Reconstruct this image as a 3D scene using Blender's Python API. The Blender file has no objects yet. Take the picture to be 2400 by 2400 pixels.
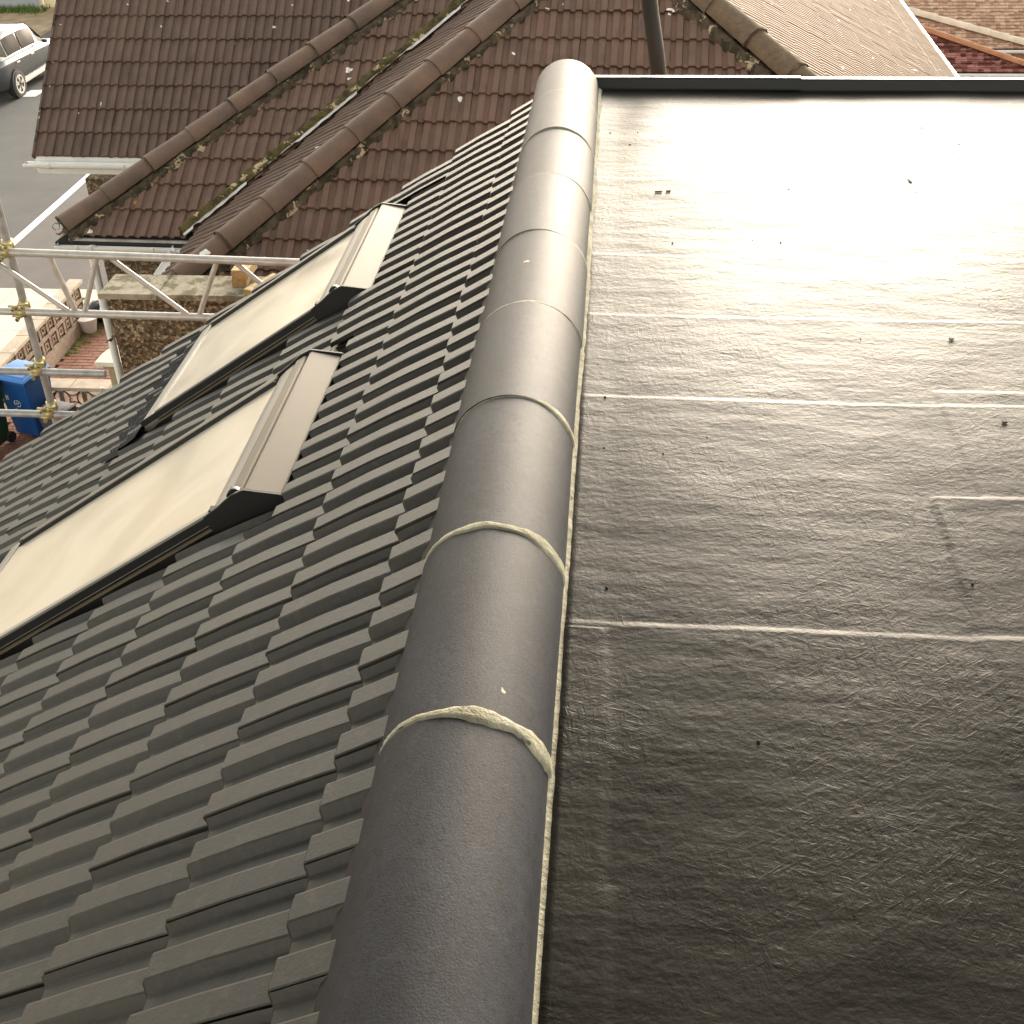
import bpy, bmesh, math, random
from math import radians, sin, cos, tan, pi, atan2, sqrt, degrees
from mathutils import Vector, Matrix, noise
random.seed(7)
SC = bpy.context.scene
COL = SC.collection

# ------------------------------------------------------------------ camera
cd = bpy.data.cameras.new('camera'); cam = bpy.data.objects.new('camera', cd); COL.objects.link(cam)
cd.sensor_fit = 'HORIZONTAL'; cd.sensor_width = 36.0; cd.lens = 36.0 * 2768.4 / 2400.0
cd.clip_start = 0.02; cd.clip_end = 2000
def cam_matrix(pitch, yaw, roll, loc):
    p, y, r = radians(pitch), radians(yaw), radians(roll)
    f = Vector((-sin(y) * cos(p), cos(y) * cos(p), -sin(p)))
    right = Vector((cos(y), sin(y), 0)); down = f.cross(right)
    R = cos(r) * right + sin(r) * down; D = -sin(r) * right + cos(r) * down
    m = Matrix((R, -D, -f)).transposed().to_4x4(); m.translation = Vector(loc)
    return m
cam.matrix_world = cam_matrix(34.517, 5.266, 1.1976, (0.1845, 0.0, 1.2739))
SC.camera = cam

# ------------------------------------------------------------------ world and sun
SUN_EL, SUN_AZ = 13.5, 11.0            # azimuth measured from +Y towards +X
wd = bpy.data.worlds.new('World'); SC.world = wd; wd.use_nodes = True
wn = wd.node_tree.nodes; wl = wd.node_tree.links
sky = wn.new('ShaderNodeTexSky'); sky.sky_type = 'NISHITA'; sky.sun_disc = False
sky.sun_elevation = radians(SUN_EL); sky.sun_rotation = radians(SUN_AZ)
sky.air_density = 1.0; sky.dust_density = 2.0; sky.ozone_density = 0.0
bg = wn['Background']; bg.inputs['Strength'].default_value = 0.15
hsv = wn.new('ShaderNodeHueSaturation'); hsv.inputs['Saturation'].default_value = 0.38   # thin overcast: whiter than a clear sky
wl.new(sky.outputs[0], hsv.inputs['Color']); wt = wn.new('ShaderNodeMix'); wt.data_type = 'RGBA'; wt.blend_type = 'MULTIPLY'; wt.inputs[0].default_value = 1.0; wt.inputs[7].default_value = (1.0, 0.94, 0.83, 1)
wl.new(hsv.outputs[0], wt.inputs[6]); wl.new(wt.outputs[2], bg.inputs['Color'])
sd = bpy.data.lights.new('sun', 'SUN'); sun = bpy.data.objects.new('sun', sd); COL.objects.link(sun)
sd.energy = 0.72; sd.angle = radians(18); sd.color = (1.0, 0.92, 0.80)
sun.rotation_euler = (radians(90 - SUN_EL), 0, radians(180 - SUN_AZ))
sun.location = (3, 10, 9)
SC.view_settings.view_transform = 'Standard'; SC.view_settings.look = 'None'
SC.view_settings.exposure = 2.26; SC.view_settings.gamma = 1.0
SC.view_settings.use_curve_mapping = False
SC.cycles.max_bounces = 6; SC.cycles.diffuse_bounces = 3; SC.cycles.glossy_bounces = 3

# ------------------------------------------------------------------ helpers
def lin(*c): return tuple(c) + (1.0,)
class NT:
    def __init__(s, name):
        s.m = bpy.data.materials.new(name); s.m.use_nodes = True
        s.n = s.m.node_tree.nodes; s.l = s.m.node_tree.links; s.b = s.n['Principled BSDF']
    def node(s, t, **kw):
        n = s.n.new(t)
        for k, v in kw.items(): setattr(n, k, v)
        return n
    def link(s, a, b): s.l.new(a, b)
    def pos(s, scale=(1, 1, 1), rot=(0, 0, 0), obj=False):
        if obj: o = s.node('ShaderNodeTexCoord').outputs['Object']
        else: o = s.node('ShaderNodeNewGeometry').outputs['Position']
        mp = s.node('ShaderNodeMapping'); mp.inputs['Scale'].default_value = scale; mp.inputs['Rotation'].default_value = rot
        s.link(o, mp.inputs[0]); return mp.outputs[0]
    def rpos(s, scale, ang):
        m = s.node('ShaderNodeMapping'); m.inputs['Scale'].default_value = scale
        s.link(s.pos((1, 1, 1), (0, 0, ang)), m.inputs[0]); return m.outputs[0]
    def noise(s, vec, scale, detail=4, rough=.55, dist=0):
        n = s.node('ShaderNodeTexNoise'); n.inputs['Scale'].default_value = scale; n.inputs['Detail'].default_value = detail
        n.inputs['Roughness'].default_value = rough; n.inputs['Distortion'].default_value = dist
        s.link(vec, n.inputs['Vector']); return n.outputs['Fac']
    def ramp(s, fac, stops):
        r = s.node('ShaderNodeValToRGB'); e = r.color_ramp.elements
        while len(e) < len(stops): e.new(.5)
        for i, (p, c) in enumerate(stops): e[i].position = p; e[i].color = c if len(c) == 4 else tuple(c) + (1,)
        s.link(fac, r.inputs[0]); return r.outputs[0]
    def mix(s, fac, a, b, mode='MIX'):
        m = s.node('ShaderNodeMix'); m.data_type = 'RGBA'; m.blend_type = mode
        for sock, v in ((m.inputs[0], fac), (m.inputs[6], a), (m.inputs[7], b)):
            if isinstance(v, (int, float)): sock.default_value = v
            elif isinstance(v, tuple): sock.default_value = v if len(v) == 4 else v + (1,)
            else: s.link(v, sock)
        return m.outputs[2]
    def math(s, op, a, b=None):
        m = s.node('ShaderNodeMath'); m.operation = op
        for sock, v in ((m.inputs[0], a), (m.inputs[1], b)):
            if v is None: continue
            if isinstance(v, (int, float)): sock.default_value = v
            else: s.link(v, sock)
        return m.outputs[0]
    def bump(s, h, dist=.002, strength=1.0, prev=None):
        b = s.node('ShaderNodeBump'); b.inputs['Distance'].default_value = dist; b.inputs['Strength'].default_value = strength
        s.link(h, b.inputs['Height'])
        if prev is not None: s.link(prev, b.inputs['Normal'])
        return b.outputs[0]
    def rnd(s): return s.node('ShaderNodeObjectInfo').outputs['Random']
    def fin(s, col=None, rough=None, nrm=None, spec=None, metal=None):
        for k, v in (('Base Color', col), ('Roughness', rough), ('Normal', nrm), ('Specular IOR Level', spec), ('Metallic', metal)):
            if v is None: continue
            if isinstance(v, (int, float)): s.b.inputs[k].default_value = v
            elif isinstance(v, tuple): s.b.inputs[k].default_value = v if len(v) == 4 else v + (1,)
            else: s.link(v, s.b.inputs[k])
        return s.m

def simple(name, col, rough=.6, var=.25, scale=8, bump=0.0, bscale=60, metal=0, spec=.5):
    t = NT(name); p = t.pos()
    n = t.noise(p, scale, 5)
    c = t.ramp(n, [(.25, tuple(x * (1 - var) for x in col)), (.75, tuple(min(1, x * (1 + var)) for x in col))])
    nr = t.bump(t.noise(p, bscale, 3), bump) if bump else None
    return t.fin(c, rough, nr, spec, metal)

def spots(t, p, scale, thr, keep):
    """sparse irregular blobs: 1 inside a blob"""
    v = t.node('ShaderNodeTexVoronoi'); v.inputs['Scale'].default_value = scale
    d = t.node('ShaderNodeTexNoise'); d.inputs['Scale'].default_value = scale * 2.6; t.link(p, d.inputs['Vector'])
    a = t.node('ShaderNodeVectorMath'); a.operation = 'SCALE'; t.link(d.outputs['Color'], a.inputs[0]); a.inputs['Scale'].default_value = .55 / scale
    b = t.node('ShaderNodeVectorMath'); b.operation = 'ADD'; t.link(p, b.inputs[0]); t.link(a.outputs[0], b.inputs[1])
    t.link(b.outputs[0], v.inputs['Vector'])
    sep = t.node('ShaderNodeSeparateColor'); t.link(v.outputs['Color'], sep.inputs[0])
    sz = t.math('MULTIPLY', sep.outputs[1], thr)
    inside = t.math('LESS_THAN', v.outputs['Distance'], sz)
    return t.math('MULTIPLY', inside, t.math('LESS_THAN', sep.outputs[0], keep))

# ------------------------------------------------------------------ materials
def mat_new_tile():
    t = NT('grey_concrete_tile'); p = t.pos()
    n1 = t.noise(p, 9, 5); n2 = t.noise(p, 140, 4, .7); r = t.rnd()
    c = t.ramp(n1, [(.28, (.0130, .0112, .0086)), (.72, (.027, .0230, .0180))])
    c = t.mix(t.ramp(n2, [(.40, lin(0, 0, 0)), (.66, lin(.8, .8, .8))]), c, (.012, .0105, .009))
    c = t.mix(t.ramp(t.noise(p, 34, 5, .7), [(.52, lin(0, 0, 0)), (.74, lin(.55, .55, .55))]), c, (.068, .058, .045))
    c = t.mix(t.math('MULTIPLY', r, .42), c, (.052, .045, .036))
    c = t.mix(spots(t, p, 9, .12, .012), c, (.35, .33, .29))
    return t.fin(c, .48, t.bump(n2, .0007), .55)
def mat_ridge_tile():
    t = NT('blue_grey_ridge_tile'); p = t.pos(); r = t.rnd()
    n1 = t.noise(p, 5, 6, .65); n2 = t.noise(p, 330, 4, .7); n3 = t.noise(t.pos((1, .8, 1)), 110, 5, .75)
    c = t.ramp(n1, [(.3, (.012, .0142, .0215)), (.72, (.031, .0345, .047))])
    c = t.mix(t.ramp(n3, [(.50, lin(0, 0, 0)), (.64, lin(.9, .9, .9))]), c, (.008, .008, .009))
    c = t.mix(t.ramp(t.noise(p, 26, 6, .75), [(.54, lin(0, 0, 0)), (.72, lin(.6, .6, .6))]), c, (.054, .057, .067))
    c = t.mix(t.math('MULTIPLY', r, .3), c, (.05, .05, .054))
    c = t.mix(spots(t, p, 14, .09, .03), c, (.42, .42, .38))
    c = t.mix(t.ramp(t.noise(t.pos((1, .6, 1)), 55, 6, .8), [(.56, lin(0, 0, 0)), (.66, lin(.75, .75, .75))]), c, (.009, .0095, .012))
    return t.fin(c, .60, t.bump(n2, .0006), .22)
def mat_flat():
    t = NT('grey_glass_fibre_roof'); p = t.pos()
    hs = []
    for i, (a, sx, sy) in enumerate(((.35, 22, 120), (1.45, 24, 130), (2.5, 20, 125))):
        hs.append(t.noise(t.rpos((sx, sy, 1), a), 1.0, 3, .6, .8))
    h = t.math('MAXIMUM', t.math('MAXIMUM', hs[0], hs[1]), hs[2])
    patch = t.ramp(t.noise(p, 2.2, 3), [(.40, lin(.12, .12, .12)), (.62, lin(1, 1, 1))])
    h = t.math('MULTIPLY', h, patch)
    big = t.noise(t.pos((6, 14, 1)), 1.0, 4)
    fine = t.noise(p, 70, 5, .6)
    nb = t.bump(h, .0019); nb = t.bump(fine, .0011, 1, nb); nb = t.bump(big, .0035, 1, nb)
    n1 = t.noise(p, 3.0, 5)
    c = t.ramp(n1, [(.3, (.014, .0135, .0115)), (.7, (.023, .022, .0188))])
    rg = t.ramp(t.noise(p, 1.6, 4), [(.3, lin(.40, .40, .40)), (.7, lin(.48, .48, .48))])
    return t.fin(c, rg, nb, .05)
def mat_old_tile(name, base, red=(.190, .103, .070)):
    t = NT(name); p = t.pos(); r = t.rnd()
    n1 = t.noise(p, 5, 6, .65); n2 = t.noise(p, 90, 4, .7)
    c = t.ramp(n1, [(.3, tuple(x * .72 for x in base)), (.7, tuple(x * 1.18 for x in base))])
    c = t.mix(t.math('MULTIPLY', r, .45), c, red)
    c = t.mix(t.ramp(t.noise(t.pos((14, 3, 3)), 1, 5, .6), [(.56, lin(0, 0, 0)), (.72, lin(.75, .75, .75))]), c, tuple(x * .42 for x in base))
    c = t.mix(t.math('MULTIPLY', n2, .35), c, tuple(x * .55 for x in base))
    c = t.mix(spots(t, p, 5.0, .15, .42), c, (.80, .76, .70))
    c = t.mix(spots(t, t.pos((1, 1, 1), (.5, .3, .9)), 2.3, .10, .05), c, (.40, .17, .03))
    return t.fin(c, .75, t.bump(n2, .002), .35)
def mat_hip():
    t = NT('brown_hip_tile'); p = t.pos(); r = t.rnd()
    n1 = t.noise(p, 4, 6, .65); n2 = t.noise(p, 60, 4, .7)
    c = t.ramp(n1, [(.3, (.085, .052, .036)), (.5, (.155, .095, .066)), (.75, (.24, .135, .075))])
    c = t.mix(t.math('MULTIPLY', r, .35), c, (.15, .105, .075))
    c = t.mix(t.math('MULTIPLY', n2, .45), c, (.06, .042, .03))
    c = t.mix(spots(t, p, 3.3, .16, .3), c, (.8, .76, .7))
    return t.fin(c, .7, t.bump(n2, .002), .4)
def mat_mortar(name, a, b, moss=None, fleck=None):
    t = NT(name); p = t.pos(); n = t.noise(p, 14, 6, .7)
    c = t.ramp(n, [(.3, a), (.7, b)])
    if moss:
        m = t.ramp(t.noise(p, 9 if name != 'cream_mortar' else 30, 5, .7), [(.48 if name != 'cream_mortar' else .60, lin(0, 0, 0)), (.56 if name != 'cream_mortar' else .68, lin(1, 1, 1))]); c = t.mix(m, c, moss)
    if fleck:
        m = t.ramp(t.noise(p, 6.5, 6, .75, .6), [(.575, lin(0, 0, 0)), (.60, lin(1, 1, 1))]); c = t.mix(m, c, fleck)
    return t.fin(c, .9, t.bump(t.noise(p, 60, 5, .7), .006), .2)
def mat_pebble():
    t = NT('pebble_dash'); p = t.pos()
    v = t.node('ShaderNodeTexVoronoi'); v.inputs['Scale'].default_value = 55; t.link(p, v.inputs['Vector'])
    sep = t.node('ShaderNodeSeparateColor'); t.link(v.outputs['Color'], sep.inputs[0])
    c = t.ramp(sep.outputs[0], [(.1, (.07, .045, .025)), (.45, (.16, .11, .06)), (.7, (.20, .15, .09)), (.9, (.42, .34, .22))])
    c = t.mix(t.ramp(t.noise(p, 3, 4), [(.4, lin(0, 0, 0)), (.7, lin(.5, .5, .5))]), c, (.06, .045, .03))
    return t.fin(c, .85, t.bump(v.outputs['Distance'], .012), .3)
def mat_plain(name, a, b, c_):
    t = NT(name); p = t.pos((8.5, 15, 15)); v = t.node('ShaderNodeTexVoronoi'); v.inputs['Scale'].default_value = 1.0; v.inputs['Randomness'].default_value = .35
    t.link(p, v.inputs['Vector']); sep = t.node('ShaderNodeSeparateColor'); t.link(v.outputs['Color'], sep.inputs[0])
    c = t.ramp(sep.outputs[0], [(.15, a), (.5, b), (.9, c_)])
    c = t.mix(t.math('MULTIPLY', t.noise(t.pos(), 3, 5), .35), c, tuple(x * .5 for x in a))
    return t.fin(c, .8, None, .25)
M = {}
M['tile'] = mat_new_tile(); M['ridge'] = mat_ridge_tile(); M['flat'] = mat_flat()
M['old'] = mat_old_tile('brown_concrete_tile', (.150, .092, .064)); M['old2'] = mat_old_tile('dark_brown_concrete_tile', (.118, .075, .054), (.14, .083, .059))
M['oldtan'] = mat_old_tile('tan_concrete_tile', (.150, .084, .042), (.175, .098, .05))
M['hip'] = mat_hip(); M['hipmoss'] = mat_mortar('mossy_hip_tile', (.10, .075, .05), (.19, .135, .085))
M['mort'] = mat_mortar('cream_mortar', (.22, .21, .155), (.48, .46, .365), (.14, .13, .09))
M['mortold'] = mat_mortar('old_mortar', (.055, .043, .029), (.105, .080, .052), (.036, .030, .017), (.42, .33, .21))
M['moss'] = mat_mortar('moss_mortar', (.075, .058, .020), (.12, .09, .035), (.05, .042, .018), (.50, .38, .22))
M['lead'] = simple('valley_lead', (.50, .47, .43), .5, .35, 9, .002)
M['deck'] = simple('roof_felt', (.018, .016, .015), .9)
M['trim'] = simple('black_edge_trim', (.012, .0118, .012), .42, .1)
M['pvc'] = simple('white_pvc', (.72, .70, .66), .35, .08, 5)
M['fascia'] = simple('weathered_fascia', (.36, .34, .30), .8, .35, 12, .001)
M['pebble'] = mat_pebble()
M['conc'] = mat_mortar('mossy_concrete', (.26, .23, .17), (.44, .39, .30), (.17, .15, .09))
M['cream'] = simple('cream_stone', (.66, .60, .47), .7, .1, 6, .001)
M['pier'] = simple('buff_stone', (.32, .25, .15), .8, .2, 9, .003)
M['alu'] = simple('aluminium_tube', (.48, .46, .43), .42, .18, 20, .0005, 60, .35)
M['galv'] = simple('galvanised_tube', (.34, .34, .33), .45, .3, 14, .0006, 60, .35)
M['coupler'] = simple('brassy_coupler', (.48, .42, .22), .4, .35, 50, .001, 60, .5)
M['wood'] = simple('sawn_timber', (.55, .40, .20), .7, .25, 30, .001)
M['wood2'] = simple('sawn_timber_end', (.36, .22, .09), .75, .3, 60, .001)
M['clad'] = simple('grey_brown_window_cladding', (.15, .122, .085), .46, .10, 5, 0, 60, .0, .35)
M['sash'] = simple('pale_sash_cover', (.30, .29, .27), .34, .08, 5, 0, 60, .2)
M['rubber'] = simple('black_rubber', (.012, .012, .013), .45, .1)
M['side'] = simple('black_side_flashing', (.020, .019, .018), .45, .15)
M['apron'] = simple('dark_pleated_apron', (.035, .035, .037), .55, .2, 20)
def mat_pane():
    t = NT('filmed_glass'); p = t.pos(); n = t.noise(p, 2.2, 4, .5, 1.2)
    c = t.ramp(n, [(.3, (.60, .55, .46)), (.7, (.70, .65, .55))])  # reflection of the bright sky painted in as a cream base colour
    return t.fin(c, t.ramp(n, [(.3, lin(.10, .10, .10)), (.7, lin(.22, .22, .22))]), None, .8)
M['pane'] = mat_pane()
M['asphalt'] = simple('asphalt', (.070, .068, .066), .85, .18, 1.2, .004)
M['footway'] = simple('pinkish_asphalt', (.105, .092, .085), .85, .15, 1.5, .003)
M['slab'] = simple('cream_paving', (.60, .53, .41), .8, .1, 2, .002)
M['line'] = simple('white_paint', (.78, .77, .74), .7, .08, 10)
M['brick'] = simple('clay_paver', (.26, .125, .085), .8, .35, 5, .002)
M['brickbed'] = simple('paver_bed', (.13, .085, .055), .9, .3, 6)
M['soil'] = simple('bare_ground', (.30, .22, .13), .9, .35, 2.5, .01)
M['mossg'] = simple('green_moss', (.13, .13, .03), .95, .5, 6, .01)
M['block'] = simple('screen_block', (.30, .23, .18), .85, .25, 8, .002)
M['coping'] = simple('wall_coping', (.42, .35, .27), .85, .2, 7, .002)
M['blue'] = simple('blue_bin_plastic', (.012, .075, .26), .42, .12, 6)
M['bluelid'] = simple('blue_lid_plastic', (.03, .16, .46), .36, .1, 6)
M['green'] = simple('green_bin_plastic', (.018, .055, .022), .45, .15, 6)
M['grey'] = simple('grey_bin_plastic', (.075, .07, .085), .5, .15, 6)
M['black'] = simple('black_plastic', (.012, .012, .013), .35, .15, 9, .004)
M['whitep'] = simple('white_plastic', (.74, .70, .67), .4, .06, 9)
M['car'] = simple('silver_car_paint', (.11, .118, .125), .22, .05, 5, 0, 60, .6)
M['carroof'] = M['car']
M['glass'] = simple('car_glass', (.010, .008, .011), .30, .05, 5, 0, 60, 0, .02)
M['tyre'] = simple('tyre', (.02, .02, .02), .8)
M['alloy'] = simple('alloy_rim', (.60, .58, .55), .35, .05, 5, 0, 60, .5)
M['grass'] = simple('grass', (.10, .15, .025), .9, .5, 6, .02)
M['greywall'] = simple('grey_render', (.30, .30, .30), .8, .08, 2)
M['creamwall'] = simple('cream_render', (.70, .56, .34), .8, .1, 2)
M['red'] = mat_plain('dark_red_plain_tile', (.09, .028, .022), (.17, .058, .045), (.42, .19, .15))
M['peach'] = mat_plain('peach_plain_tile', (.34, .19, .12), (.48, .30, .20), (.60, .42, .30))
M['terracotta'] = simple('terracotta_hip', (.36, .15, .07), .75, .3, 4, .002)
M['palehip'] = simple('pale_ridge_tile', (.60, .48, .36), .7, .2, 4, .002)
M['brickwall'] = simple('brick_wall', (.28, .15, .10), .85, .25, 4, .003)
M['chip'] = simple('dark_grit', (.03, .022, .016), .8)

# ------------------------------------------------------------------ object helpers
I4 = Matrix.Identity(4)
def link(o, parent=None, inv=None):
    COL.objects.link(o)
    if parent is not None:
        o.parent = parent
        if inv is not None: o.matrix_parent_inverse = inv
    return o
class Thing:
    """an Empty at the thing's base; parts are meshes in world coordinates"""
    def __init__(s, name, loc, label, cat, group=None):
        s.o = bpy.data.objects.new(name, None); s.o.location = loc; s.o.empty_display_size = .2
        COL.objects.link(s.o); s.o['label'] = label; s.o['category'] = cat
        if group: s.o['group'] = group
        s.inv = Matrix.Translation(-Vector(loc))
    def add(s, o): return link(o, s.o, s.inv)
def tag(o, label=None, cat=None, group=None, kind=None):
    for k, v in (('label', label), ('category', cat), ('group', group), ('kind', kind)):
        if v: o[k] = v
    return o
class MB:
    def __init__(s): s.v = []; s.f = []; s.sm = []
    def add(s, vs, fs, smooth=False):
        o = len(s.v); s.v += [tuple(v) for v in vs]; s.f += [tuple(i + o for i in f) for f in fs]; s.sm += [smooth] * len(fs)
    def box(s, lo, hi, m=None):
        x0, y0, z0 = lo; x1, y1, z1 = hi
        vs = [Vector(q) for q in ((x0, y0, z0), (x1, y0, z0), (x1, y1, z0), (x0, y1, z0), (x0, y0, z1), (x1, y0, z1), (x1, y1, z1), (x0, y1, z1))]
        if m is not None: vs = [m @ q for q in vs]
        s.add(vs, [(0, 3, 2, 1), (4, 5, 6, 7), (0, 1, 5, 4), (1, 2, 6, 5), (2, 3, 7, 6), (3, 0, 4, 7)])
    def tube(s, a, b, r, n=12, r2=None, caps=True):
        a = Vector(a); b = Vector(b); r2 = r if r2 is None else r2
        d = (b - a).normalized(); u = d.orthogonal().normalized(); w = d.cross(u)
        vs = []
        for p, rr in ((a, r), (b, r2)):
            for i in range(n):
                t = 2 * pi * i / n; vs.append(p + (u * cos(t) + w * sin(t)) * rr)
        s.add(vs, [(i, (i + 1) % n, n + (i + 1) % n, n + i) for i in range(n)], True)
        if caps: s.add(vs, [tuple(range(n - 1, -1, -1)), tuple(range(n, 2 * n))])
    def prism(s, poly, h0, h1, m=I4):
        """poly in local xy, extruded along local z"""
        n = len(poly); vs = [m @ Vector((x, y, h0)) for x, y in poly] + [m @ Vector((x, y, h1)) for x, y in poly]
        s.add(vs, [tuple(range(n - 1, -1, -1)), tuple(range(n, 2 * n))] + [(i, (i + 1) % n, n + (i + 1) % n, n + i) for i in range(n)])
    def grid(s, nu, nv, fn, smooth=True):
        vs = [fn(i / nu, j / nv) for j in range(nv + 1) for i in range(nu + 1)]
        s.add(vs, [(j * (nu + 1) + i, j * (nu + 1) + i + 1, (j + 1) * (nu + 1) + i + 1, (j + 1) * (nu + 1) + i) for j in range(nv) for i in range(nu)], smooth)
    def mesh(s, name, mat, bevel=0):
        me = bpy.data.meshes.new(name); me.from_pydata(s.v, [], s.f)
        me.polygons.foreach_set('use_smooth', s.sm); me.materials.append(mat)
        if bevel:
            bm = bmesh.new(); bm.from_mesh(me); bmesh.ops.remove_doubles(bm, verts=bm.verts, dist=1e-5)
            es = [e for e in bm.edges if len(e.link_faces) == 2 and e.calc_face_angle() > .6]
            bmesh.ops.bevel(bm, geom=es, offset=bevel, segments=2, affect='EDGES'); bm.to_mesh(me); bm.free()
        me.update(); return me
    def obj(s, name, mat, bevel=0): return bpy.data.objects.new(name, s.mesh(name, mat, bevel))
def frame(o, a, b, n):
    m = Matrix((a, b, n)).transposed().to_4x4(); m.translation = o; return m
def nz(x, y=0, z=0, s=1.0): return noise.noise(Vector((x * s, y * s, z * s)))

# ------------------------------------------------------------------ interlocking tile and roof slopes
CW, GA = .20, .2745
PROF = [(.0008, -.0035), (.010, -.0170), (.016, -.0195), (.040, -.0200), (.051, -.0015), (.055, 0), (.094, 0), (.098, -.0015), (.110, -.0170), (.116, -.0190), (.138, -.0190), (.149, -.0015), (.153, 0), (.1955, 0), (.1975, -.002), (.1978, -.014)]
LT = .345; TILT = .090; TH = .011
def tile_mesh(mat, name='roof_tile'):
    mb = MB(); n = len(PROF)
    st = [(0.0, -.004), (.005, 0), (.12, .0035), (.24, .0028), (LT, -.001)]
    rows = [[(u, v, w + d) for u, w in PROF] for v, d in st]
    vs = [(u, 0.0, w - TH) for u, w in PROF]
    for r in rows: vs += r
    fs = [(j * n + i, j * n + i + 1, (j + 1) * n + i + 1, (j + 1) * n + i) for j in range(len(st)) for i in range(n - 1)]
    mb.add(vs, fs)
    return mb.mesh(name, mat)
def clip_mesh(me, mat4, planes):
    """keep the side where (p-o).n <= 0 ; planes in world space"""
    bm = bmesh.new(); bm.from_mesh(me); inv = mat4.inverted()
    for o, n in planes:
        lo = inv @ o; ln = (inv.to_3x3() @ n).normalized()
        geom = bm.verts[:] + bm.edges[:] + bm.faces[:]
        bmesh.ops.bisect_plane(bm, geom=geom, plane_co=lo, plane_no=ln, clear_outer=True)
        if not bm.faces: bm.free(); return None
    me2 = bpy.data.meshes.new(me.name); bm.to_mesh(me2); bm.free()
    for mt in me.materials: me2.materials.append(mt)
    return me2
TILE_CACHE = {}
def lay_tiles(parent, mat, O, a, b, cols, rows, clips=(), holes=None, cap=10**9, jit=1.0, skip=None, keepsmall=.02):
    """O: joint/tail grid origin; a along course, b up slope. Returns list of tiles (objects) and (mesh, matrix) leftovers."""
    a = a.normalized(); b = b.normalized(); n = a.cross(b).normalized()
    key = mat.name
    if key not in TILE_CACHE: TILE_CACHE[key] = tile_mesh(mat)
    base = TILE_CACHE[key]
    bt = (b * cos(TILT) - n * sin(TILT)); nt = a.cross(bt)
    out = []
    for j in rows:
        for i in cols:
            if skip and skip(i, j): continue
            o = O + a * (CW * i) + b * (GA * j)
            rr = random.Random(i * 977 + j * 131 + len(key))
            o = o + n * rr.uniform(-.0012, .0012) * jit + b * rr.uniform(-.002, .002) * jit
            m = frame(o, a, bt, nt) @ Matrix.Rotation(rr.uniform(-.004, .004) * jit, 4, 'Z') @ Matrix.Rotation(rr.uniform(-.006, .004) * jit, 4, 'X')
            cs = [m @ Vector(q) for q in ((0, 0, 0), (CW, 0, 0), (CW, LT, 0), (0, LT, 0))]
            vis = [m @ Vector(q) for q in ((0, 0, 0), (CW, 0, 0), (CW, GA, 0), (0, GA, 0))]
            need = []; gone = False
            for (po, pn) in clips:
                if all((q - po).dot(pn) > -.015 for q in vis): gone = True; break
                if any((q - po).dot(pn) > 0 for q in cs): need.append((po, pn))
            if gone: continue
            if holes:
                h = holes(i, j, cs)
                if h is None: continue
                need += h
            me = base
            if need:
                me = clip_mesh(base, m, need)
                if me is None: continue
            out.append((me, m))
    return out
def place(parent, lst, name='roof_tile'):
    for me, m in lst:
        o = bpy.data.objects.new(name, me); o.matrix_basis = m; COL.objects.link(o); o.parent = parent
def join_stuff(lst, mat, name):
    vs = []; fs = []
    for me, m in lst:
        o = len(vs); vs += [tuple(m @ v.co) for v in me.vertices]; fs += [tuple(k + o for k in p.vertices) for p in me.polygons]
    me = bpy.data.meshes.new(name); me.from_pydata(vs, [], fs); me.materials.append(mat); me.update()
    return tag(bpy.data.objects.new(name, me), kind='stuff')

def half_round(axis0, axis1, r, th, side, up, segs=14, arc=pi, r2=None, sag=0):
    """hollow half-round tile from axis0 to axis1"""
    mb = MB(); r2 = r2 or r
    n = segs + 1; vs = []
    for (c0, R) in ((axis0, r), (axis1, r2)):
        for rr in (R, R - th):
            for k in range(n):
                t = (pi - arc) / 2 + arc * k / segs
                vs.append(c0 + side * (cos(t) * rr) + up * (sin(t) * rr))
    f = []
    for k in range(segs):
        f.append((k, k + 1, 2 * n + k + 1, 2 * n + k)); 
    g = []
    for k in range(segs): g.append((n + k + 1, n + k, 3 * n + k, 3 * n + k + 1))
    e = []
    for k in range(segs):
        e.append((k + 1, k, n + k, n + k + 1)); e.append((2 * n + k, 2 * n + k + 1, 3 * n + k + 1, 3 * n + k))
    e += [(0, 2 * n, 3 * n, n), (n - 1, 2 * n - 1, 4 * n - 1, 3 * n - 1)]
    mb.add(vs, f + g, True); mb.add(vs, e, False)
    return mb
GROUND = -7.8

# ================================================================== SETTING
def sheet(name, pts, z, mat, thick=.0):
    mb = MB(); mb.add([(x, y, z) for x, y in pts], [tuple(range(len(pts)))])
    o = mb.obj(name, mat); o['kind'] = 'structure'; COL.objects.link(o); return o
sheet('ground', [(-400, -400), (400, -400), (400, 400), (-400, 400)], GROUND - .012, M['soil'])
road = sheet('road', [(-19.2, -60), (-12.2, -60), (-12.2, 160), (-19.2, 160)], GROUND - .008, M['asphalt'])
mb = MB(); mb.add([(-12.2, 10, GROUND), (-12.02, 10, GROUND), (-12.02, 60, GROUND), (-12.2, 60, GROUND)], [(0, 1, 2, 3)])
ln = mb.obj('painted_line', M['line']); link(ln, road)
mb = MB(); mb.add([(-16.72, 33.15, GROUND), (-16.25, 33.2, GROUND), (-16.2, 33.9, GROUND), (-16.66, 33.85, GROUND)], [(0, 1, 2, 3)])
link(mb.obj('painted_mark', M['line']), road)
sheet('footway', [(-12.02, 20.12), (-2, 20.12), (-2, 60), (-12.02, 60)], GROUND - .004, M['footway'])
pav = sheet('forecourt_paving', [(-12.02, 4), (-9.12, 4), (-9.12, 20.11), (-12.02, 20.11)], GROUND - .004, M['slab'])
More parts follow.
